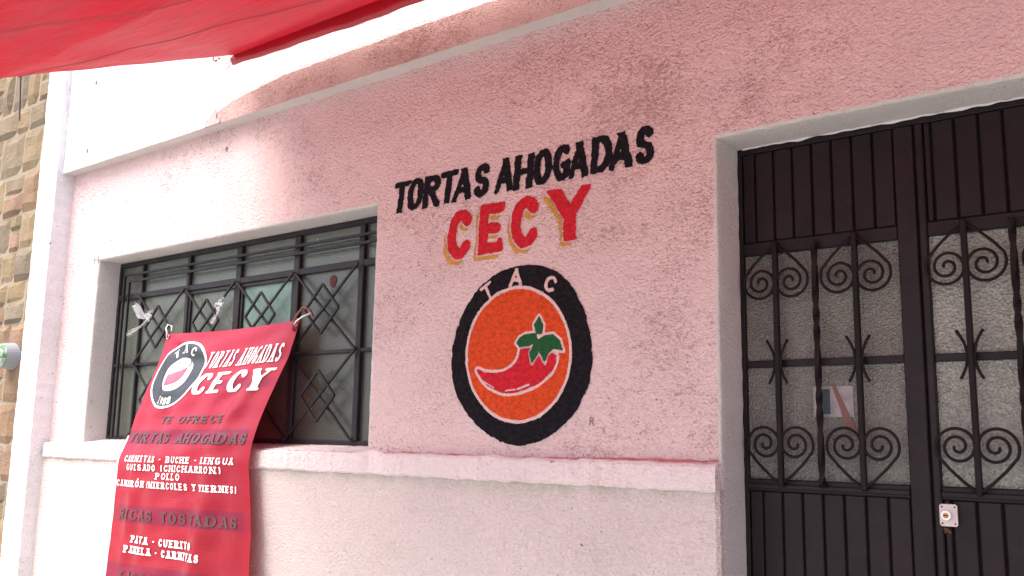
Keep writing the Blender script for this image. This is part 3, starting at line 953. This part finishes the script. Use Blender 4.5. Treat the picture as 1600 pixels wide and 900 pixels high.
# ------------------------------------------------------------------ door
DY = 0.160
door = MB()
X0, X1 = -1.247, -0.10
JX = [-1.243, -1.222]
door.box(-1.245, -1.222, DY - .002, DY + .03, 0.0, 2.452, .002)      # jamb member
door.box(-.128, -.105, DY - .002, DY + .03, 0.0, 2.452, .002)
door.box(-1.2215, -.1285, DY - .001, DY + .03, 2.425, 2.452, .002)   # head
dr = door.build('door', M['door_brown'], house)
dr['label'] = 'dark brown two-leaf metal door with ribbed panels and scrolled iron grille over pebbled glass'
def dp(mb, name, m_='door_brown', smooth=False): return mb.build(name, M[m_], dr, smooth)
dp(MB().box(-1.222, -.128, DY + .012, DY + .03, 0.02, 1.36), 'backing_sheet', 'groove')
dp(MB().box(-1.222, -.128, DY + .012, DY + .03, 2.10, 2.43), 'backing_sheet', 'groove')
for s0, s1 in ((-.746, -.692), (-.686, -.6655), (-.194, -.1285)):
    dp(MB().box(s0, s1, DY - .004, DY + .026, 0.03, 2.424, .003), 'stile')
dp(MB().box(-.7, -.68, DY + .008, DY + .03, 0.03, 2.42), 'joint_strip', 'groove')
leaf = [(-1.2215, -.7465), (-.665, -.1945)]
for (a, b_) in leaf:
    dp(MB().box(a, b_, DY - .002, DY + .026, 2.089, 2.130, .003), 'rail')
    dp(MB().box(a, b_, DY - .002, DY + .026, 1.356, 1.392, .003), 'rail')
    dp(MB().box(a, b_, DY - .010, DY - .0022, 1.364, 1.378, .002), 'moulding')
    dp(MB().box(a, b_, DY + .004, DY + .022, 1.732, 1.754, .002), 'glazing_bar')
    dp(MB().box(a, b_, DY + .0035, DY + .02, 0.05, 0.11, .002), 'rail')
# ribs: sheet-steel slats
def slats(x0, edges, z0, z1):
    proto = None
    for a, b_ in edges:
        w = b_ - a
        s_ = MB()
        # folded slat: flat face with short returns into the groove
        s_.box(a + .0032, b_ - .0032, DY + .002, DY + .0135, z0, z1, .003)
        dp(s_, 'slat')
ed1 = [(-1.2215 if i == 0 else -1.2405 + .0617 * i, -1.2405 + .0617 * (i + 1)) for i in range(8)]
ed2 = [(-.665, -.643)] + [(-.643 + .0625 * i, -.643 + .0625 * (i + 1)) for i in range(7)]
for ed in (ed1, ed2):
    slats(0, ed, 2.131, 2.424)
    slats(0, ed, 0.112, 1.3555)
# glass
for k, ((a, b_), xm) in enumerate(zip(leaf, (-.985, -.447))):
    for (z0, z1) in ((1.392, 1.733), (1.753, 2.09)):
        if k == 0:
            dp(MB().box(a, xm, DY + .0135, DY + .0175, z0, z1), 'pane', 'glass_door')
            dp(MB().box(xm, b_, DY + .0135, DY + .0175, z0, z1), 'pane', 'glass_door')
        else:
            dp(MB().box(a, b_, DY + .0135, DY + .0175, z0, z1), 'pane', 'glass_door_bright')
# grille
IY = DY - .020
def ip(mb, name, smooth=True): return mb.build(name, M['iron'], dr, smooth)
bars = [-1.110, -.866, -.567, -.323]
vb = None
for xb in bars:
    if vb is None: vb = ip(MB().box(xb - .0078, xb + .0078, IY - .0078, IY + .0078, 1.372, 2.122, .002), 'bar', False)
    else: copy_part(vb, xb - bars[0])
tb = None
for xb in (-.986, -.447):
    if tb is None:
        mb = MB()
        k0 = 0; N = 90
        for i in range(N + 1):
            z = 1.374 + (2.112 - 1.374) * i / N
            an = R(90) * 4 * i / N * 2.2 + .5 * math.sin(i * .21)
            w = .0105
            for j in range(4):
                aa = an + math.pi / 2 * j
                mb.v.append((xb + w * math.cos(aa), IY + w * math.sin(aa), z))
        for i in range(N):
            for j in range(4):
                a = i * 4 + j; b_ = i * 4 + (j + 1) % 4
                mb.f.append((a, b_, b_ + 4, a + 4))
        mb.f += [(3, 2, 1, 0), (N * 4, N * 4 + 1, N * 4 + 2, N * 4 + 3)]
        tb = ip(mb, 'twisted_bar', False)
    else: copy_part(tb, xb + .986)
def scroll_pts(sx, tipz, cz, sz, cx, turns=2.1, r0=.0560):
    P = [(sx * .006, tipz)]
    a0 = R(152)
    st = (cx - 0, 0)
    pts = []
    N = 64
    for i in range(N + 1):
        t = i / N
        a = a0 + t * turns * 2 * math.pi
        r = (r0 - .006) * (1 - t) ** 0.9 + .006
        pts.append((cx - (-math.cos(a)) * r * 1.0, cz + math.sin(a) * r * sz))
    # left scroll: centre at negative x
    out = [(0.006, tipz)]
    fx, fz = pts[0]
    for k in (.35, .7): out.append((0.006 * (1 - k) + fx * k - .004 * math.sin(k * math.pi), tipz * (1 - k) + fz * k + sz * .005 * math.sin(k * math.pi)))
    out += pts
    return out
def scroll(name, xb, right_, top):
    tipz, cz, sz = (2.117, 1.994, 1) if top else (1.374, 1.499, -1)
    P = scroll_pts(1, tipz, cz, sz, -.0475)
    mb = MB()
    rr = [.0044] * len(P); rr[-1] = .0035
    mb.tube([(xb + (-1 if right_ else 1) * (a - .012 * (0 if i > 2 else 0)), IY - .002 + .0, z) for i, (a, z) in enumerate(P)], .0034, 7, rad=rr)
    return ip(mb, name)
protos = {}
for i, xb in enumerate(bars):
    for top in (0, 1):
        for rt in (0, 1):
            if (top, rt) not in protos: protos[(top, rt)] = (scroll('scroll', xb, rt, top), xb)
            else:
                o, x_ = protos[(top, rt)]
                copy_part(o, xb - x_, 0, random.uniform(-.002, .002))
cp = {}
for xb in bars:
    for rt in (0, 1):
        s_ = 1 if rt else -1
        if rt not in cp:
            P = [(.034, 1.814), (.024, 1.797), (.014, 1.775), (.0095, 1.752), (.0095, 1.732), (.014, 1.712), (.021, 1.694), (.029, 1.680)]
            mb = MB().tube([(xb + s_ * a, IY - .001, z) for a, z in P], .0042, 7)
            cp[rt] = (ip(mb, 'forked_tendril'), xb)
        else: copy_part(cp[rt][0], xb - cp[rt][1])
# lock
mb = MB()
lx, lz = -.6495, 1.3165
pl = [(-.022, -.029), (-.018, -.029 - .0), (.018, -.029), (.0225, -.0245), (.0225, .0245), (.018, .029), (-.018, .029), (-.0225, .0245), (-.0225, -.0245)]
pl = [(-.018, -.029), (.018, -.029), (.0225, -.0245), (.0225, .0245), (.018, .029), (-.018, .029), (-.0225, .0245), (-.0225, -.0245)]
vs = [(lx + a, DY - .0095, lz + b_) for a, b_ in pl] + [(lx + a * 1.04, DY - .0045, lz + b_ * 1.04) for a, b_ in pl]
k = len(pl)
mb.add(vs, [tuple(range(k))] + [(i, (i + 1) % k, k + (i + 1) % k, k + i) for i in range(k)])
dp(mb, 'lock_plate', 'plate')
def disc_y(mb, x, y0, y1, z, r0, r1, n=20):
    vs = [(x + r0 * math.cos(2 * math.pi * i / n), y0, z + r0 * math.sin(2 * math.pi * i / n)) for i in range(n)] + \
         [(x + r1 * math.cos(2 * math.pi * i / n), y1, z + r1 * math.sin(2 * math.pi * i / n)) for i in range(n)]
    return mb.add(vs, [tuple(range(n))] + [(i, (i + 1) % n, n + (i + 1) % n, n + i) for i in range(n)])
dp(disc_y(MB(), lx - .003, DY - .026, DY - .009, lz, .0125, .0135), 'lock_cylinder', 'chrome')
dp(disc_y(MB(), lx - .003, DY - .0275, DY - .0262, lz, .0072, .0072), 'keyway', 'brass')
dp(MB().box(lx - .009, lx + .003, DY - .0285, DY - .0277, lz - .0012, lz + .0012), 'key_slot', 'groove')
for sx in (-.016, .016):
    for sz in (-.022, .022):
        dp(disc_y(MB(), lx + sx, DY - .0112, DY - .0097, lz + sz, .0022, .0026, 8), 'screw', 'rust')
mb = MB()
for k in range(7):
    rx, rz = lx - .006 + random.uniform(-.008, .01), 1.277 + random.uniform(-.008, .006)
    n_ = 7; r_ = random.uniform(.002, .0045)
    disc_y(mb, rx, DY - .0047 - k * .00012, DY - .0038, rz, r_, r_ * 1.2, n_)
dp(mb, 'rust_stain', 'rust')
# filler above the head, hides the void behind the lintel
dp(MB().box(-1.26, -.09, DY + .03, DY + .06, 0, 2.5), 'door_backing', 'groove')

# ragged bead of white plaster left along the head of the frame
mb = MB(); P = []; rr_ = []
for i in range(90):
    t = i / 89
    x = -1.215 + 1.09 * t
    P.append((x, DY - .006 + .003 * noise.noise(Vector((x * 40, 0, 3))), 2.4435 + .004 * noise.noise(Vector((x * 22, 2, 0)))))
    rr_.append(max(.0008, .0035 + .007 * noise.noise(Vector((x * 17, 5, 1)))))
mb.tube(P, .004, 6, rad=rr_).build('plaster_bead', M['white_wall'], house)
# notice taped to the glass
nt = thing('notice', 'small faded paper notice with a blue photo stuck on the door glass behind the grille', 'notice', (-.957, DY + .0125, 1.58))
MB().box(-1.015, -.897, DY + .0122, DY + .0132, 1.580, 1.671).build('sheet', M['paper'], nt)
MB().box(-1.006, -.965, DY + .0114, DY + .0120, 1.588, 1.662).build('photo', M['paper_blue'], nt)
MB().add([(-.958, DY + .011, 1.672), (-.948, DY + .011, 1.675), (-.915, DY + .011, 1.60), (-.885, DY + .011, 1.53), (-.92, DY + .011, 1.545), (-.935, DY + .011, 1.60)],
         [(0, 1, 2, 5), (5, 2, 3, 4)]).build('faded_ribbon', M['red_ribbon'], nt)

# ------------------------------------------------------------------ neighbour's stone wall
sw = thing('stone_wall', 'rough tan sandstone clad wall of the neighbouring house at the far left', 'wall', (-7.0, 0, 0))
MB().box(-9.5, -5.56, 0.012, 0.4, 0, 5.6).build('mortar_bed', M['mortar'], sw)
z = 0.25
rowi = 0
SX0 = -8.1
while z < 4.6:
    hgt = random.uniform(.16, .30)
    x = SX0 - random.uniform(0, .2)
    while x < -5.56:
        w = random.uniform(.13, .34)
        x1 = min(x + w, -5.545)
        if -5.545 - x1 < .07: x1 = -5.545
        splits = [(z, z + hgt)]
        if random.random() < .3 and hgt > .22: 
            zz = z + hgt * random.uniform(.4, .6); splits = [(z, zz), (zz, z + hgt)]
        for (a, b_) in splits:
            j = lambda s_: random.uniform(-s_, s_)
            c = [(x + .003 + j(.006), a + .003 + j(.008)), (x1 - .003 + j(.006), a + .003 + j(.008)), (x1 - .003 + j(.006), b_ - .003 + j(.008)), (x + .003 + j(.006), b_ - .003 + j(.008))]
            nu = 5; dep = random.uniform(.012, .024)
            tiltx, tiltz = j(.007), j(.006)
            V = []
            sd_ = random.uniform(0, 50)
            for i in range(nu + 1):
                for k in range(nu + 1):
                    u, t = i / nu, k / nu
                    px = (c[0][0] * (1 - u) + c[1][0] * u) * (1 - t) + (c[3][0] * (1 - u) + c[2][0] * u) * t
                    pz = (c[0][1] * (1 - u) + c[1][1] * u) * (1 - t) + (c[3][1] * (1 - u) + c[2][1] * u) * t
                    if i in (0, nu) or k in (0, nu): d = -.004 + dep * .15
                    else: d = dep + .010 * noise.noise(Vector((px * 9 + sd_, pz * 9, 1))) + tiltx * (u - .5) * 2 + tiltz * (t - .5) * 2
                    if i not in (0, nu): px += .006 * noise.noise(Vector((px * 20, pz * 20, sd_)))
                    V.append((px, .012 - max(d, -.004), pz))
            F = grid_faces(nu, nu)
            o = obj('stone', V, F, random.choice(stone_mats), sw)
        x = x1
    z += hgt
    rowi += 1

# electric meter at the left edge
mt_ = thing('electric_meter', 'round grey electricity meter with glass face on the stone wall at the left edge', 'meter', (-5.93, -.02, 1.93))
mx, mz = -5.90, 1.945
disc_y(MB(), mx, -.075, .0, mz, .075, .085, 24).build('body', M['cap_grey'], mt_, smooth=False)
mb = MB(); n_ = 24
prof = [(.070, -.076), (.071, -.12), (.064, -.145), (.045, -.160), (.02, -.166)]
vs = []
for r_, y in prof: vs += [(mx + r_ * math.cos(2 * math.pi * i / n_), y, mz + r_ * math.sin(2 * math.pi * i / n_)) for i in range(n_)]
fs = [(q * n_ + i, q * n_ + (i + 1) % n_, (q + 1) * n_ + (i + 1) % n_, (q + 1) * n_ + i) for q in range(4) for i in range(n_)] + [tuple(4 * n_ + i for i in range(n_))]
mb.add(vs, fs).build('glass_cover', M['meter_face'], mt_, True)

o = MB().tube([(-6.10, -.055, 4.3), (-6.105, -.05, 4.0), (-6.09, -.055, 3.75), (-6.055, -.05, 3.47)], .005, 6).build('hanging_cable', M['blackwire'])
tag(o, 'thin black cable end hanging down the stone wall below the red tarpaulin', 'cable')

# ------------------------------------------------------------------ red tarpaulin awning
aw = thing('awning', 'red translucent tarpaulin stretched over the pavement in front of the wall', 'awning', (-1.0, -1.8, 3.0))
TXR = 2.2
def tarp_pt(u, v):
    """u 0 (left edge) .. 1 (right), v 0 (wall edge) .. 1 (street edge)"""
    yy = -.172 - 1.83 * v
    xl = -3.58 - .07 * min(v / .535, 1) - .2 * max(0, v - .535)
    x = xl + (TXR - xl) * u
    k = np.interp(v, [0, .535, .8, 1.0], [3.250, 2.83, 2.72, 2.69])
    z = k - 0.05 * u
    sag = -0.03 * math.sin(math.pi * min(1, u * 1.5)) * math.sin(math.pi * min(1, v * 1.3)) * (1 if u < .9 else 1)
    z += sag
    # drawn folds running from the tied corner, and slack ripples
    d = math.hypot((x + 3.58), (yy + .172))
    ang = math.atan2(-(yy + .172), (x + 3.58))
    z += .006 * min(1, d * 1.2) * math.sin(ang * 13) * math.exp(-d * .35)
    z += .0015 * math.sin(yy * 23 + x * 4 + math.sin(x * 5)) * min(1, v * 4)
    return (x, yy, z)
nu, nv = 150, 110
V = [tarp_pt(i / nu, j / nv) for i in range(nu + 1) for j in range(nv + 1)]
obj('sheet', V, grid_faces(nu, nv, flip=True), M['tarp'], aw, True)
# rolled hem along the wall edge
V = []
nh = 160
for i in range(nh + 1):
    x, y, z = tarp_pt(i / nh, 0)
    wv_ = .004 * math.sin(x * 11) + .003 * math.sin(x * 31)
    hh = .058 + .012 * math.sin(x * 2.3 + 1)
    for (dy, dz) in ((0, .004), (.012, -.002), (.016 + wv_, -hh * .5), (.008 + wv_, -hh), (-.006, -hh - .002), (-.016 + wv_, -hh * .7), (-.012, -.012)):
        V.append((x, y + dy, z + dz))
k = 7
F = [(i * k + j, i * k + (j + 1) % k, (i + 1) * k + (j + 1) % k, (i + 1) * k + j) for i in range(nh) for j in range(k)] + [tuple(range(k))[::-1], tuple(nh * k + j for j in range(k))]
obj('rolled_hem', V, F, M['hem'], aw, True)
def seam(p0, p1, name='seam'):
    mb = MB(); P = []
    V = []
    for i in range(61):
        t = i / 60
        u = p0[0] + (p1[0] - p0[0]) * t; v_ = p0[1] + (p1[1] - p0[1]) * t
        a = Vector(tarp_pt(u, v_)); P.append(a + Vector((0, 0, -.0035)))
    # flat welded strip
    for i in range(61):
        t_ = (P[min(i + 1, 60)] - P[max(i - 1, 0)]).normalized()
        s_ = t_.cross(Vector((0, 0, 1))).normalized() * .004
        V += [tuple(P[i] + s_), tuple(P[i] - s_)]
    F = [(2 * i, 2 * i + 1, 2 * i + 3, 2 * i + 2) for i in range(60)]
    obj(name, V, F, M['seam'], aw)
seam((0.0, .5), (.34, .0))
seam((0.0, .85), (.36, .26))

cd = thing('tie_cord', 'white cord knotted from the tarpaulin corner to a hook on the white wall', 'cord', (-3.55, -.15, 3.17))
A = Vector(tarp_pt(0, 0)) + Vector((0, 0, -.02))
hk = Vector((-3.86, UP - .008, 3.345))
mb = MB()
for q in range(4):
    o1 = Vector((0, .006 * math.cos(q * 1.6), .012 * math.sin(q * 1.6)))
    P = [A + o1 * 1.8 + (hk + Vector((.05, -.01, -.01)) - A) * t + Vector((0, 0, -.02 * math.sin(t * math.pi))) + o1 * math.sin(t * 9 + q) for t in np.linspace(0, 1, 12)]
    mb.tube(P, .006, 6)
mb.build('cord', M['cord'], cd, True)
mb = MB()
mb.tube([hk + Vector((.05, -.012, -.02)), hk + Vector((.02, -.02, -.035)), hk + Vector((-.01, -.015, -.02)), hk + Vector((-.015, -.01, .01)), hk + Vector((0, -.01, .03))], .0045, 7)
mb.build('hook', M['rustwire'], cd, True)
mb = MB().tube([hk + Vector((.04, -.018, -.03)), hk + Vector((-.02, -.016, -.04)), hk + Vector((-.06, -.01, -.02)), hk + Vector((-.075, -.006, .0))], .003, 6)
mb.build('loose_end', M['cord'], cd, True)

# ------------------------------------------------------------------ banner
bn = thing('banner', 'red vinyl menu banner reading CECY hung from the window grille and over the ledge', 'banner', (-3.9, -.1, .2))
LV = np.array([0, .165, .30, .455, .54, .645, .805, .965, 1.225, 1.9])
LX = np.array([-4.357, -4.385, -4.425, -4.469, -4.47, -4.47, -4.44, -4.42, -4.37, -4.30])
LY = np.array([.075, .05, .02, -.01, -.028, -.075, -.095, -.11, -.15, -.20])
LZ = np.array([2.006, 1.848, 1.715, 1.557, 1.473, 1.372, 1.210, 1.048, .80, .14])
RV = np.array([0, .165, .31, .455, .57, .665, .80, .955, 1.13, 1.9])
RX = np.array([-3.301, -3.33, -3.362, -3.394, -3.395, -3.40, -3.373, -3.345, -3.33, -3.30])
RY = np.array([.075, .045, 0.0, -.04, -.077, -.085, -.085, -.092, -.10, -.14])
RZ = np.array([2.011, 1.848, 1.71, 1.572, 1.461, 1.368, 1.231, 1.082, .905, .14])
def smooth_tab(vk, xk):
    vs = np.linspace(0, 1.9, 191)
    y = np.interp(vs, vk, xk)
    for _ in range(6): y[1:-1] = (y[:-2] + y[1:-1] * 2 + y[2:]) / 4
    return vs, y
TB = [smooth_tab(a, b_) for a, b_ in ((LV, LX), (LV, LY), (LV, LZ), (RV, RX), (RV, RY), (RV, RZ))]
def ban(u, v):
    u = np.asarray(u, float); v = np.asarray(v, float)
    t = [np.interp(v, *q) for q in TB]
    x = t[0] * (1 - u) + t[3] * u
    y = t[1] * (1 - u) + t[4] * u
    z = t[2] * (1 - u) + t[5] * u
    z = z - .012 * np.sin(np.pi * u) * np.exp(-v * 8)          # top edge sags a little
    # folds
    def ridge(u0, v0, u1, v1, w, amp):
        dx, dy = u1 - u0, v1 - v0
        L2 = dx * dx + dy * dy
        s_ = np.clip(((u - u0) * dx + (v - v0) * dy) / L2, 0, 1)
        d = np.hypot(u - u0 - s_ * dx, v - v0 - s_ * dy)
        return amp * np.exp(-(d / w) ** 2) * np.sin(np.pi * np.clip(s_ * .9 + .08, 0, 1))
    dy = ridge(.98, .02, .74, .62, .05, .019) + ridge(.99, .0, .58, .42, .045, .012) + ridge(.02, .02, .30, .44, .04, .013) + ridge(.02, .0, .5, .16, .03, .010)
    dy += ridge(.80, .58, .60, 1.35, .06, .015) + ridge(.20, .6, .10, 1.4, .05, .016) + ridge(.45, .7, .38, 1.5, .06, .006) + ridge(.05, .35, .95, .22, .03, .008)
    dy += .006 * np.sin(u * 17 + 1 + v * 1.5) * np.clip((v - .55) * 1.6, 0, 1) + .004 * np.sin(u * 31 + v * 5) * np.clip(v * 2, 0, 1) + .002 * np.sin(u * 9 + v * 47)
    dy = dy * (.25 + .75 * np.clip((1 - u) * 7, 0, 1)) * (.4 + .6 * np.clip(u * 7, 0, 1))
    y = y - dy - .02 * np.sin(np.pi * u) * np.clip(v * 3, 0, 1)
    lim = np.where(v < .5, .085, 1)
    y = np.minimum(y, .09)
    return np.stack([x, y, z], -1)
nu, nv = 200, 340
us, vs_ = np.meshgrid(np.linspace(0, 1, nu + 1), np.linspace(0, 1.9, nv + 1), indexing='ij')
V = ban(us, vs_).reshape(-1, 3)
F = grid_faces(nu, nv, flip=True)
o = obj('vinyl_sheet', V, F, M['banner'], bn, True)
uvl = o.data.uv_layers.new(name='UVMap')
uvf = np.stack([us.reshape(-1), vs_.reshape(-1)], -1)
li = np.zeros(len(o.data.loops), int); o.data.loops.foreach_get('vertex_index', li)
uvl.data.foreach_set('uv', uvf[li].reshape(-1))
# pale bare strip at the left edge
V = []
for i in range(61):
    v_ = .53 + 1.3 * i / 60
    a, b_ = ban(-.012, v_), ban(.001, v_)
    V += [tuple(a + (0, -.002, 0)), tuple(b_ + (0, -.002, 0))]
obj('bare_edge', V, [(2 * i, 2 * i + 2, 2 * i + 3, 2 * i + 1) for i in range(60)], M['b_edge'], bn)

def ban_normal(u, v, eps=.004):
    a = ban(u + eps, v) - ban(u - eps, v); b_ = ban(u, v + eps) - ban(u, v - eps)
    nn = np.cross(a, b_); nn /= np.linalg.norm(nn, axis=-1, keepdims=True) + 1e-9
    nn[nn[..., 1] > 0] *= -1
    return nn
BW = 1.05
def on_banner(V2, F, name, material, off=.0016, parent=None):
    """V2 in banner metres (x right from left edge, y down from top)"""
    A_ = np.array(V2)
    u, v = A_[:, 0] / BW, A_[:, 1]
    P = ban(u, v) + ban_normal(u, v) * off
    # triangle-safe: keep above the sheet
    return obj(name, P, F, material, parent or bn, True)
def btext(s, xa, va, xb, vb, h, K, t, material, slant=.0, gap=.16, label=None, cell=None, off=.0036, hr=None):
    """text baseline from (xa,va) to (xb,vb) in banner units (x metres, v metres down)"""
    Lx = math.hypot(xb - xa, vb - va)
    lets, k = layout(s, 0, Lx, gap)
    V2, F = text_mesh(lets, h, K, t, True, slant, cell or max(.0017, t * .42))
    c, sn = (xb - xa) / Lx, (vb - va) / Lx
    out = []
    for a, b_ in V2:
        sc = 1 if hr is None else 1 + (hr - 1) * a / Lx
        out.append((xa + a * c + b_ * sc * sn, va + a * sn - b_ * sc * c))
    F = [f_[::-1] for f_ in F]
    o = on_banner(out, F, 'lettering', material, off)
    if label: o['label'] = label
    o['kind'] = 'stuff'
    return o
BT = []   #@TEXTS
def B(name): return M[name]
btext('TORTAS AHOGADAS', .45, .205, 1.00, .19, .086, .0085, .0058, B('b_white'), .14, .34, 'white printed words TORTAS AHOGADAS')
btext('CECY', .445, .335, .985, .325, .104, .038, .012, B('b_white'), .2, .26, 'white printed word CECY')
btext('TE OFRECE', .27, .475, .80, .475, .038, .0105, .0068, B('b_grey'), .2, .3)
btext('TORTAS AHOGADAS', .02, .565, 1.0, .575, .048, .0135, .0075, B('b_grey'), .2, .3)
btext('CARNITAS - BUCHE - LENGUA', .06, .662, .95, .665, .030, .0072, .0052, B('b_white'), 0, .38)
btext('GUISADO (CHICHARRON)', .10, .702, .87, .705, .030, .0072, .0052, B('b_white'), 0, .38)
btext('POLLO', .38, .740, .575, .740, .030, .0072, .0052, B('b_white'), 0, .38)
btext('CAMARÓN (MIERCOLES Y VIERNES)', .01, .778, .97, .785, .030, .0072, .0052, B('b_white'), 0, .38)
btext('RICAS TOSTADAS', .07, .93, .97, .935, .047, .0140, .0065, B('b_grey'), .05, .3)
btext('PATA - CUERITO', .2, 1.035, .69, 1.04, .034, .0092, .0066, B('b_white'), 0, .38)
btext('PANELA - CARNITAS', .16, 1.083, .75, 1.088, .034, .0092, .0066, B('b_white'), 0, .38)
btext('TACOS DORADOS', .12, 1.215, .88, 1.215, .047, .0140, .0065, B('b_grey'), .05, .3)
# emblem on the banner
EX, EV = .245, .225
cellb = .0035
xs = np.arange(-.24, .24, cellb); X, Y = np.meshgrid(xs, xs, indexing='ij')
rr = np.hypot(X * .845, Y * 1.06)
def bput(D, name, m_, off, parent=None, label=None):
    vs, fs = contour(D, xs, xs)
    o = on_banner([(EX + a, EV - b_) for a, b_ in vs], [q[::-1] for q in fs], name, M[m_], off, parent)
    return o
em = bput(rr - .183, 'emblem', 'b_white', .0026)
em['label'] = 'round printed emblem with TAC and 1988 around a chili'
def ag(ch, cx, cy, rot, w, h, K, t, serif=True):
    c, s = math.cos(rot), math.sin(rot)
    x, y = (X - cx) * c + (Y - cy) * s, -(X - cx) * s + (Y - cy) * c
    return glyph_sdf(x + w / 2, y + h / 2, ch, 0, w, h, K, t, serif, 0)
tx = np.full(X.shape, 1e9)
for ch, a in (('T', 128), ('A', 96), ('C', 60)):
    tx = np.minimum(tx, ag(ch, .135 * math.cos(R(a)), .135 * math.sin(R(a)), R(a - 90), .045, .045, .014, .006))
for ch, a in (('1', 248), ('9', 261), ('8', 274), ('8', 286)):
    tx = np.minimum(tx, ag(ch, .138 * math.cos(R(a)), .138 * math.sin(R(a)), R(a + 90), .026, .04, .010, .005))
bput(np.maximum(np.maximum(rr - .171, .092 - rr), -tx), 'black_ring', 'b_black', .0042, em)
ch_p = smooth_poly([(-.075, .02), (-.068, -.005), (-.03, .01), (.02, .02), (.045, .035), (.06, .03), (.062, .01), (.05, -.02), (.02, -.045), (-.03, -.058), (-.065, -.06), (-.062, -.04), (-.07, -.02)])
bput(poly_sdf(X, Y, ch_p), 'chili', 'b_pinkc', .0043, em)
st = np.min([seg_d(X, Y, (.055, .03), (.068, .045)), seg_d(X, Y, (.068, .045), (.07, .065)), seg_d(X, Y, (.07, .065), (.06, .07))], axis=0) - .005
bput(np.maximum(st, .001 - poly_sdf(X, Y, ch_p)), 'stem', 'b_green', .0044, em)
# eyelets
for (u, v) in ((.018, .018), (.982, .018)):
    p = ban(u, v)
    mb = MB()
    P = [(p[0] + .011 * math.cos(a), p[1] - .004, p[2] + .011 * math.sin(a)) for a in np.linspace(0, 2 * math.pi, 17)]
    mb.tube(P, .003, 6, cap=False)
    mb.build('eyelet', M['wire'], bn, True)
# wire ties
pl_ = ban(.018, .018); pr_ = ban(.982, .018)
o = MB().tube([pl_ + (0, -.012, 0), pl_ + (.004, -.012, .02), pl_ + (-.012, -.01, .045), pl_ + (-.022, .005, .066), pl_ + (-.01, .02, .06), pl_ + (.006, .012, .03)], .0042, 6).build('wire_tie', M['cord'], None, True)
tag(o, 'white twist of wire holding the left top corner of the red banner', 'wire tie')
o = MB().tube([pr_ + (-.006, -.012, -.03), pr_ + (.0, -.014, .0), pr_ + (.012, -.012, .035), pr_ + (.045, -.004, .072), pr_ + (.07, .018, .062), pr_ + (.09, .022, .03)], .0055, 7).build('wire_hook', M['rustwire'], None, True)
tag(o, 'reddish bent wire hook holding the right top corner of the red banner', 'wire hook')
o = MB().tube([pr_ + (.0, -.014, -.005), pr_ + (.02, -.014, .012), pr_ + (.05, -.006, .03), pr_ + (.085, .012, .045)], .0035, 6).build('wire_tie', M['cord'], None, True)
tag(o, 'pale wire beside the rusty hook at the right top corner of the banner', 'wire tie')

# knotted strips of clear plastic on the grille
def plastic_knot(x, y, z, label, ends):
    t = thing('plastic_strip', label, 'plastic strip', (x, y, z), 'plastic strips knotted to the window grille')
    kv = []
    mb = MB()
    # knot: a small crumpled wrap
    P = [(x + .014 * math.cos(a) , y - .012 + .010 * math.sin(a * 2), z + .016 * math.sin(a)) for a in np.linspace(0, 2 * math.pi, 13)]
    mb.tube(P, .007, 6, cap=False)
    mb.build('knot', M['plastic'], t, True)
    for (dx, dz, w, dd) in ends:
        V = []; N = 14
        L = Vector((dx, 0, dz)) * .8; w *= .7; pn = Vector((-dz, 0, dx)).normalized()
        for i in range(N + 1):
            s_ = i / N
            ww = w * (0.12 + .88 * min(1, s_ * 1.6)) * (1 - .25 * max(0, s_ - .8) * 5)
            c = Vector((x, y - .014, z)) + L * s_ + pn * .010 * math.sin(s_ * 5)
            for k in range(6):
                q = k / 5 - .5
                V.append(tuple(c + pn * ww * q + Vector((0, dd * s_ - .010 * math.sin(q * 9 + s_ * 7) * s_, 0))))
        obj('loose_end', V, grid_faces(N, 5), M['plastic'], t, True)
plastic_knot(-4.556, .085, 2.105, 'torn clear plastic strip knotted to the left lozenge of the window grille', [(-.15, .075, .085, -.02), (-.16, -.125, .035, -.03), (.05, .05, .03, -.01)])
plastic_knot(-3.93, .085, 2.115, 'clear plastic strip knotted to the second lozenge of the grille, right end raised', [(.075, .035, .05, -.02), (-.01, -.105, .035, -.015), (.1, .06, .014, -.03)])
